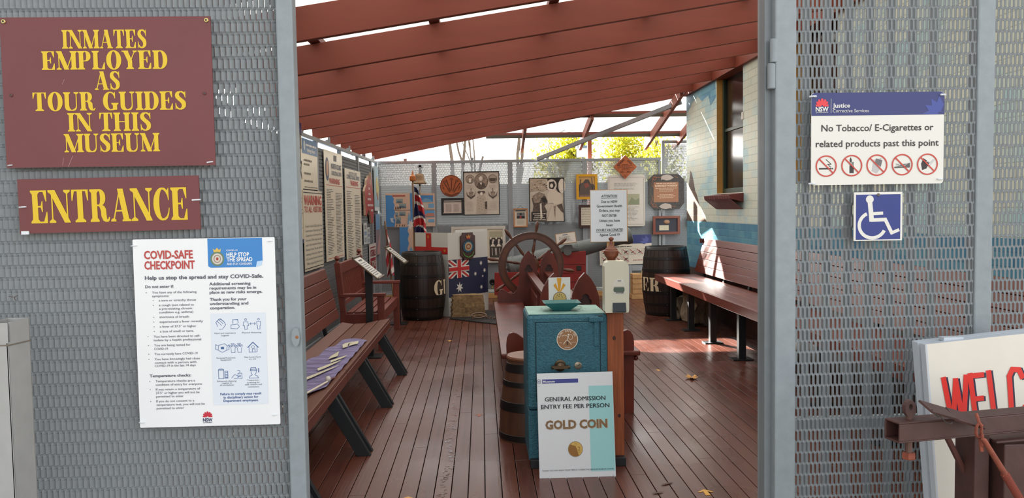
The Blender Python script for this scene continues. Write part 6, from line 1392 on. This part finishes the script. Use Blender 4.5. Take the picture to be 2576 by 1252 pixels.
s.rect(4, 4, 96, H_*.9, P(170, 196, 204, .4)); s.poly([(30, H_*.3), (50, H_*.22), (70, H_*.34), (80, H_*.5), (66, H_*.72), (48, H_*.6), (34, H_*.66), (26, H_*.46)], P(206, 190, 124, .45), 2); s.poly([(40, H_*.6), (56, H_*.58), (66, H_*.74), (50, H_*.76)], P(200, 130, 106, .45), 3); s.rect(0, H_*.92, 100, H_, WHITE, 2); s.done()
s = side('coast_poster', 'pink and blue coast poster below the map poster', 'poster', 943.5, 538, 643, 955.5, board=P(150, 130, 136, .35)); H_ = s.h
s.rect(2, 2, 98, H_*.38, P(120, 160, 200, .4)); s.poly([(10, H_*.9), (40, H_*.66), (60, H_*.6), (80, H_*.4), (98, H_*.36), (98, H_*.98), (10, H_*.98)], P(196, 150, 146, .4), 2); s.line([(70, H_*.8), (84, H_*.5), (92, H_*.45)], 5, P(206, 90, 84, .45), 3); s.done()
for u0, v0, v1, u1, lab in ((913, 561, 615, 921, 'larger narrow white paper slip under the red cutout'), (922, 572, 613, 928, 'smaller narrow white paper slip under the red cutout')):
    s = side('paper_slip', lab, 'notice', u0, v0, v1, u1, board=P(206, 208, 206, .4), group='paper slips'); H_ = s.h; s.rect(20, H_*.1, 80, H_*.3, INK2); s.rect(15, H_*.4, 85, H_*.58, P(130, 150, 170, .5)); s.rect(15, H_*.68, 85, H_*.9, P(150, 160, 166, .5)); s.done()
s = side('zone_sign', 'white and maroon sterile zone sign above the garden seat arm', 'sign', 926, 615, 693, 943, board=P(220, 210, 202, .4)); H_ = s.h
CRM = P(156, 40, 50, .4); s.rect(10, H_*.10, 90, H_*.14, CRM); s.text('STERILE', 50, H_*.40, H_*.2, CRM, 2, w=80, bold=.03); s.rect(10, H_*.46, 90, H_*.86, CRM); s.text('ZONE', 50, H_*.76, H_*.2, SLT, 3, w=60, bold=.03); s.done()

# ------------------------------------------------------------------ flags and bell
def hanging(name, lab, pole_u, pole_v, Y, zbot, wt, wb, colour, folds, fin=True, seed=1, lean=0):
    p = at(pole_u, pole_v, Y); t = thing(name, lab, 'flag', (p.x, Y, 0))
    b = MB(); b.tube([(p.x-lean, Y, 0), (p.x, Y, p.z)], .014, P(150, 118, 84, .5), 10); b.build('pole', t, smooth=60)
    if fin:
        b = MB(); b.lathe([(.02, -.03), (.045, -.02), (.05, 0), (.05, .05), (.035, .065), (.02, .075), (.012, .11), (.003, .14)], P(190, 112, 56, .45), 16, Matrix.Translation((p.x, Y, p.z-.02))); b.build('finial', t, smooth=40)
    ztop = p.z-.13; nx, nz = 40, 48; c = MB(); vs_ = []
    for j in range(nz+1):
        f = j/nz; w_ = wt+(wb-wt)*f**.8
        for i in range(nx+1):
            s_ = i/nx; ph = s_*folds*2*math.pi
            vs_.append(Vector((p.x+.016+s_*w_+.012*math.sin(f*9+s_*5), Y-.02-(.022+.03*f)*math.sin(ph+f*1.2)-.02*s_, ztop-(ztop-zbot)*f*(1-.10*math.sin(s_*3.1))+.0-.25*s_*(1-f)*wb)))
    for j in range(nz):
        for i in range(nx):
            c.add([], [], colour(i/nx, j/nz)); k = len(c.v)
            c.v += [vs_[j*(nx+1)+i], vs_[j*(nx+1)+i+1], vs_[(j+1)*(nx+1)+i+1], vs_[(j+1)*(nx+1)+i]]; c.f.append([k, k+3, k+2, k+1]); c.m.append(c.mi(colour((i+.5)/nx, (j+.5)/nz)))
    o = c.build('cloth', t)
    bm = bmesh.new(); bm.from_mesh(o.data); bmesh.ops.remove_doubles(bm, verts=bm.verts, dist=1e-5); bm.to_mesh(o.data); bm.free()
    o.data.polygons.foreach_set('use_smooth', [True]*len(o.data.polygons))
    return t, p
FN2 = P(40, 40, 84, .7, 'flag_cloth_navy'); FR2 = P(186, 44, 50, .7, 'flag_cloth_red'); FW2 = P(222, 214, 206, .7, 'flag_cloth_white')
def ozflag(s_, f):
    d = f-.30*s_
    if f < .62+.12*s_:
        q = (d*1.55+s_*.45) % .62
        if q < .12: return FN2
        if q < .19: return FW2
        if q < .36: return FR2
        if q < .43: return FW2
        return FN2 if s_ < .5 else FR2
    return FN2
t, p = hanging('australian_flag', 'Australian flag drooping from a wooden pole behind the dark barrel', 1038, 448, 12.3, .85, .08, .24, ozflag, 2.6)
b = MB(); c = at(1033, 565, 12.19); star_pts = []
for i in range(14):
    r = .075 if i % 2 == 0 else .034; star_pts.append((r*math.sin(math.pi*i/7)*.7, r*1.3*math.cos(math.pi*i/7)))
b.prism(star_pts[::-1], 0, .003, FW2, Matrix.Translation(c) @ Matrix.Rotation(R(15), 4, 'Y')); b.build('star', t)
def pinkflag(s_, f):
    q = (f*3.1+s_*1.3) % 1
    return FR2 if q < .45 else (P(206, 120, 120, .7) if q < .6 else (FW2 if q < .9 else P(150, 60, 90, .7)))
hanging('furled_flag', 'faded red and cream flag furled in the fence corner', 968, 556, 12.45, .42, .02, .14, pinkflag, 1.6, fin=False, lean=-.12)
t = thing('ship_bell', 'worn bronze bell hanging from a bracket on the end fence', 'bell', at(1057, 460, 12.9))
YB2 = 12.86; top = at(1056, 437, YB2); bot = at(1056, 460, YB2); k = depth(top)/FOC; BRZ = P(136, 112, 84, .4, 'aged_bronze', metal=.55, var=.2, scale=12)
Mb = Matrix.Translation((bot.x, YB2, bot.z)); h_ = top.z-bot.z
b = MB(); b.lathe([(16.5*k, -.02), (17*k, 0), (14*k, .018), (12.5*k, .05), (11.5*k, h_*.6), (11*k, h_*.9), (9.5*k, h_), (3*k, h_+.005)], BRZ, 28, Mb); b.build('bell_body', t, smooth=35)
b = MB(); tp = at(1057, 418, YB2); b.box((top.x-.014, YB2-.03, top.z-.01), (top.x+.03, YB2+.01, tp.z+.02), FRAME); b.box((top.x-.03, YB2-.03, tp.z-.02), (top.x+.035, FY-.002, tp.z+.02), FRAME); b.build('bracket', t, bevel=.004)
b = MB(); b.tube([(bot.x, YB2, bot.z+.02), (bot.x, YB2, bot.z-.05)], .014, BLACK, 8); b.tube([(bot.x+.004*math.sin(i*1.3), YB2, bot.z-.05-.02*i) for i in range(20)], .009, P(170, 150, 120, .8), 6); b.build('bell_rope', t, smooth=60)

# ------------------------------------------------------------------ floor stickers, fallen leaves, worn paint
AR = P(226, 168, 70, .45, 'arrow_sticker'); AR2 = P(176, 104, 80, .5, 'worn_arrow_sticker')
def arrow(lab, u, v, sz, m, rz=0):
    p = fl(u, v); M = Matrix.Translation((p.x, p.y, .0006)) @ Matrix.Rotation(rz, 4, 'Z'); b = MB(); z = 0
    pts = [(0, .5), (.5, .05), (.36, 0), (.12, .16), (.16, -.5), (-.16, -.5), (-.12, .16), (-.36, 0), (-.5, .05)]
    b.prism([(x*sz, -y*sz) for x, y in pts], 0, .0012, m, M @ Matrix(((1, 0, 0, 0), (0, 0, -1, 0), (0, 1, 0, 0), (0, 0, 0, 1))))
    vs_ = [M @ Vector((x*sz, y*sz, .001)) for x, y in pts]; b = MB(); b.add(vs_, [(0, 1, 2, 3), (0, 3, 6, 7), (0, 7, 8), (3, 4, 5, 6)], m)
    b.add([x+Vector((0, 0, -.0007)) for x in vs_], [tuple(range(9))], m)
    tag(b.build('floor_arrow'), lab, 'sticker', 'floor arrow stickers')
arrow('orange arrow sticker on the deck in front of the long bench', 1025, 1256, .085, AR)
arrow('orange arrow sticker on the deck nearest the steel gate post', 1776, 1238, .085, AR)
arrow('worn pink arrow sticker on the deck between bench and churn', 1205, 1044, .07, AR2)
arrow('tiny orange arrow sticker on the deck near the sunlit strip', 1656, 931, .07, AR)
arrow('small orange arrow sticker on the deck beyond the bench legs', 1131, 857, .08, AR)
LF = P(206, 152, 82, .6, 'dry_leaf', var=.2, scale=60)
p = fl(1740, 952); b = MB(); pts = []
for i in range(15):
    a = 2*math.pi*i/15; r = .045*(1 if i % 3 else .5); pts.append(p+Vector((r*1.3*math.cos(a), r*1.6*math.sin(a), .006+.02*abs(math.sin(a*2.5)))))
b.add(pts+[p+Vector((0, 0, .012))], [(i, (i+1) % 15, 15) for i in range(15)], LF); tag(b.build('fallen_leaf', solid=.0008), 'curled dry brown leaf on the deck in the open', 'leaf')
for u, v, l_, a, lab in ((1678, 1217, .09, .5, 'dark gum leaf lying on the deck near the steel gate post'), (1655, 1240, .07, .3, 'thin pale gum leaf nearest the bottom of the deck')):
    p = fl(u, v); b = MB(); M = Matrix.Translation(p+Vector((0, 0, .002))) @ Matrix.Rotation(a, 4, 'Z')
    b.face([M @ Vector(q) for q in ((-l_/2, 0, .001), (-l_*.2, -.009, .003), (l_*.2, -.008, .003), (l_/2, 0, .001), (l_*.2, .008, .002), (-l_*.2, .009, .002))], P(92, 60, 48, .5)); tag(b.build('gum_leaf', solid=.0006), lab, 'leaf')
rnd = random.Random(21); fk = MB(); FKM = [P(128, 44, 32, .3, 'peeled_red'), P(150, 150, 158, .22, 'painted_varnish_gloss'), P(92, 52, 42, .3, 'peeled_brown'), P(126, 108, 98, .3, 'scuffed_grey')]  # peeled flakes; the pale ones paint the gloss of the worn varnish
path = [(1108, 1250), (1120, 1205), (1138, 1150), (1130, 1110), (1140, 1070), (1145, 1030), (1150, 990), (1158, 945), (1163, 905), (1166, 870), (1167, 850)]
for (ua, va), (ub, vb) in zip(path, path[1:]):
    for i in range(26):
        f_ = rnd.random(); p = fl(ua+(ub-ua)*f_+rnd.gauss(0, 5), va+(vb-va)*f_); a = rnd.gauss(.3, .4); l_ = rnd.uniform(.008, .032); w_ = rnd.uniform(.004, .011)
        M = Matrix.Translation((p.x, p.y, .0012)) @ Matrix.Rotation(a, 4, 'Z')
        vv = (va+(vb-va)*f_); m = FKM[0] if vv < 930 or 1010 < vv < 1065 and rnd.random() < .7 else (FKM[1] if 1065 < vv < 1165 and rnd.random() < .6 else rnd.choice(FKM[2:]))
        fk.face([M @ Vector(q) for q in ((-l_/2, 0, .0), (-l_*.1, -w_/2, .0008), (l_/2, -w_*.2, 0), (l_*.3, w_/2, .001), (-l_*.3, w_*.4, .0006))], m)
tag(fk.build('peeling_varnish_flakes'), 'wandering trail of peeled varnish flakes and painted gloss along the deck', 'flakes', kind='stuff')

# ------------------------------------------------------------------ trees beyond
def leaf_material(n, c1, c2):
    m = P(*c1, .6, n, var=.35, scale=3); nt_ = m.node_tree; p = nt_.nodes['Principled BSDF']; t_ = nt_.nodes.new('ShaderNodeBsdfTranslucent'); mx = nt_.nodes.new('ShaderNodeMixShader')
    t_.inputs[0].default_value = (*[lin(x) for x in c2], 1); mx.inputs[0].default_value = .5; out = nt_.nodes['Material Output']
    nt_.links.new(p.outputs[0], mx.inputs[1]); nt_.links.new(t_.outputs[0], mx.inputs[2]); nt_.links.new(mx.outputs[0], out.inputs[0]); return m
LEAFM = leaf_material('yellow_green_leaf', (150, 158, 40), (196, 200, 50)); LEAF2 = leaf_material('gold_leaf', (196, 176, 50), (226, 206, 70)); BARK = P(132, 118, 106, .85, 'grey_bark', var=.2, scale=12)
def branchy(t, base, h, seed, spread, leaves, lm, thick=.09, n0=5):
    rnd = random.Random(seed); tips = []; tr = MB()
    def grow(p, d, L, r, lev):
        pts = [p]; q = p.copy(); dd = d.copy()
        for i in range(4):
            dd = (dd+Vector((rnd.gauss(0, .12), rnd.gauss(0, .12), rnd.gauss(.04, .08)))).normalized(); q = q+dd*(L/4); pts.append(q)
        tr.tube(pts, [r*(1-.12*i) for i in range(5)], BARK, 6); 
        if lev == 0: tips.extend([x for x in pts[1:]]); return
        if lev == 1: tips.extend(pts[2:])
        for k in range(rnd.randint(2, 4)):
            a = rnd.uniform(0, 6.28); s_ = rnd.uniform(.35, .8)*spread; e = Vector((math.cos(a)*s_, math.sin(a)*s_*.7, 1)).normalized(); nd = (dd*.5+e*.7).normalized()
            grow(pts[rnd.randint(2, 4)], nd, L*rnd.uniform(.55, .8), r*.55, lev-1)
    grow(base, Vector((0, 0, 1)), h*.38, thick, 3)
    zm = max(v.z for v in tr.v); kz = h/zm
    for v in tr.v: v.z *= kz
    for v in tips: v.z *= kz
    tr.build('trunk', t, smooth=60)
    if leaves:
        lf = MB()
        for i in range(leaves):
            c = rnd.choice(tips)+Vector((rnd.gauss(0, .22), rnd.gauss(0, .22), rnd.gauss(-.1, .25))); a = Vector((rnd.gauss(0, 1), rnd.gauss(0, 1), rnd.gauss(-.3, 1))).normalized(); b_ = a.orthogonal().normalized(); s_ = rnd.uniform(.05, .10)
            lf.face([c, c+a*s_*.5+b_*s_*.4, c+a*s_*1.1, c+a*s_*.5-b_*s_*.4], lm if rnd.random() < .7 else LEAF2)
        lf.build('foliage', t)
for u, Y, h, seed, sp, nl, lab in ((1400, 18.5, 3.7, 3, .9, 3800, 'yellow-green autumn tree beyond the fence, behind the steel brace'), (1560, 20.5, 3.9, 8, 1.0, 5200, 'dense yellow-green tree beyond the fence, above the carved diamond'), (1660, 16.6, 3.3, 14, .5, 1300, 'thin yellow tree beyond the fence, nearest the mural wall'), (1205, 17.0, 5.2, 5, .7, 0, 'bare grey tree beyond the fence under the low roof edge'), (1268, 17.8, 5.2, 23, .8, 0, 'bare slender tree between the leafless trunk and the leafy crowns')):
    p = at(u, 420, Y); t = thing('tree', lab, 'tree', (p.x, Y, 0), 0, 'trees beyond the fence'); branchy(t, Vector((p.x, Y, -.05)), h, seed, sp, nl, LEAFM)
b = MB(); a = at(1455, 372, 16); c = at(1478, 394, 16); b.box((a.x, 16, c.z), (c.x, 16.3, a.z), WHITE); b.box((a.x-.02, 15.98, a.z), (c.x+.02, 16.34, a.z+.05), P(120, 140, 150, .5)); b.box((a.x+.08, 16.1, 0), (a.x+.12, 16.14, c.z), FRAME)
tag(b.build('meter_cabinet'), 'small white cabinet on a pole among the leaves beyond the fence', 'cabinet')
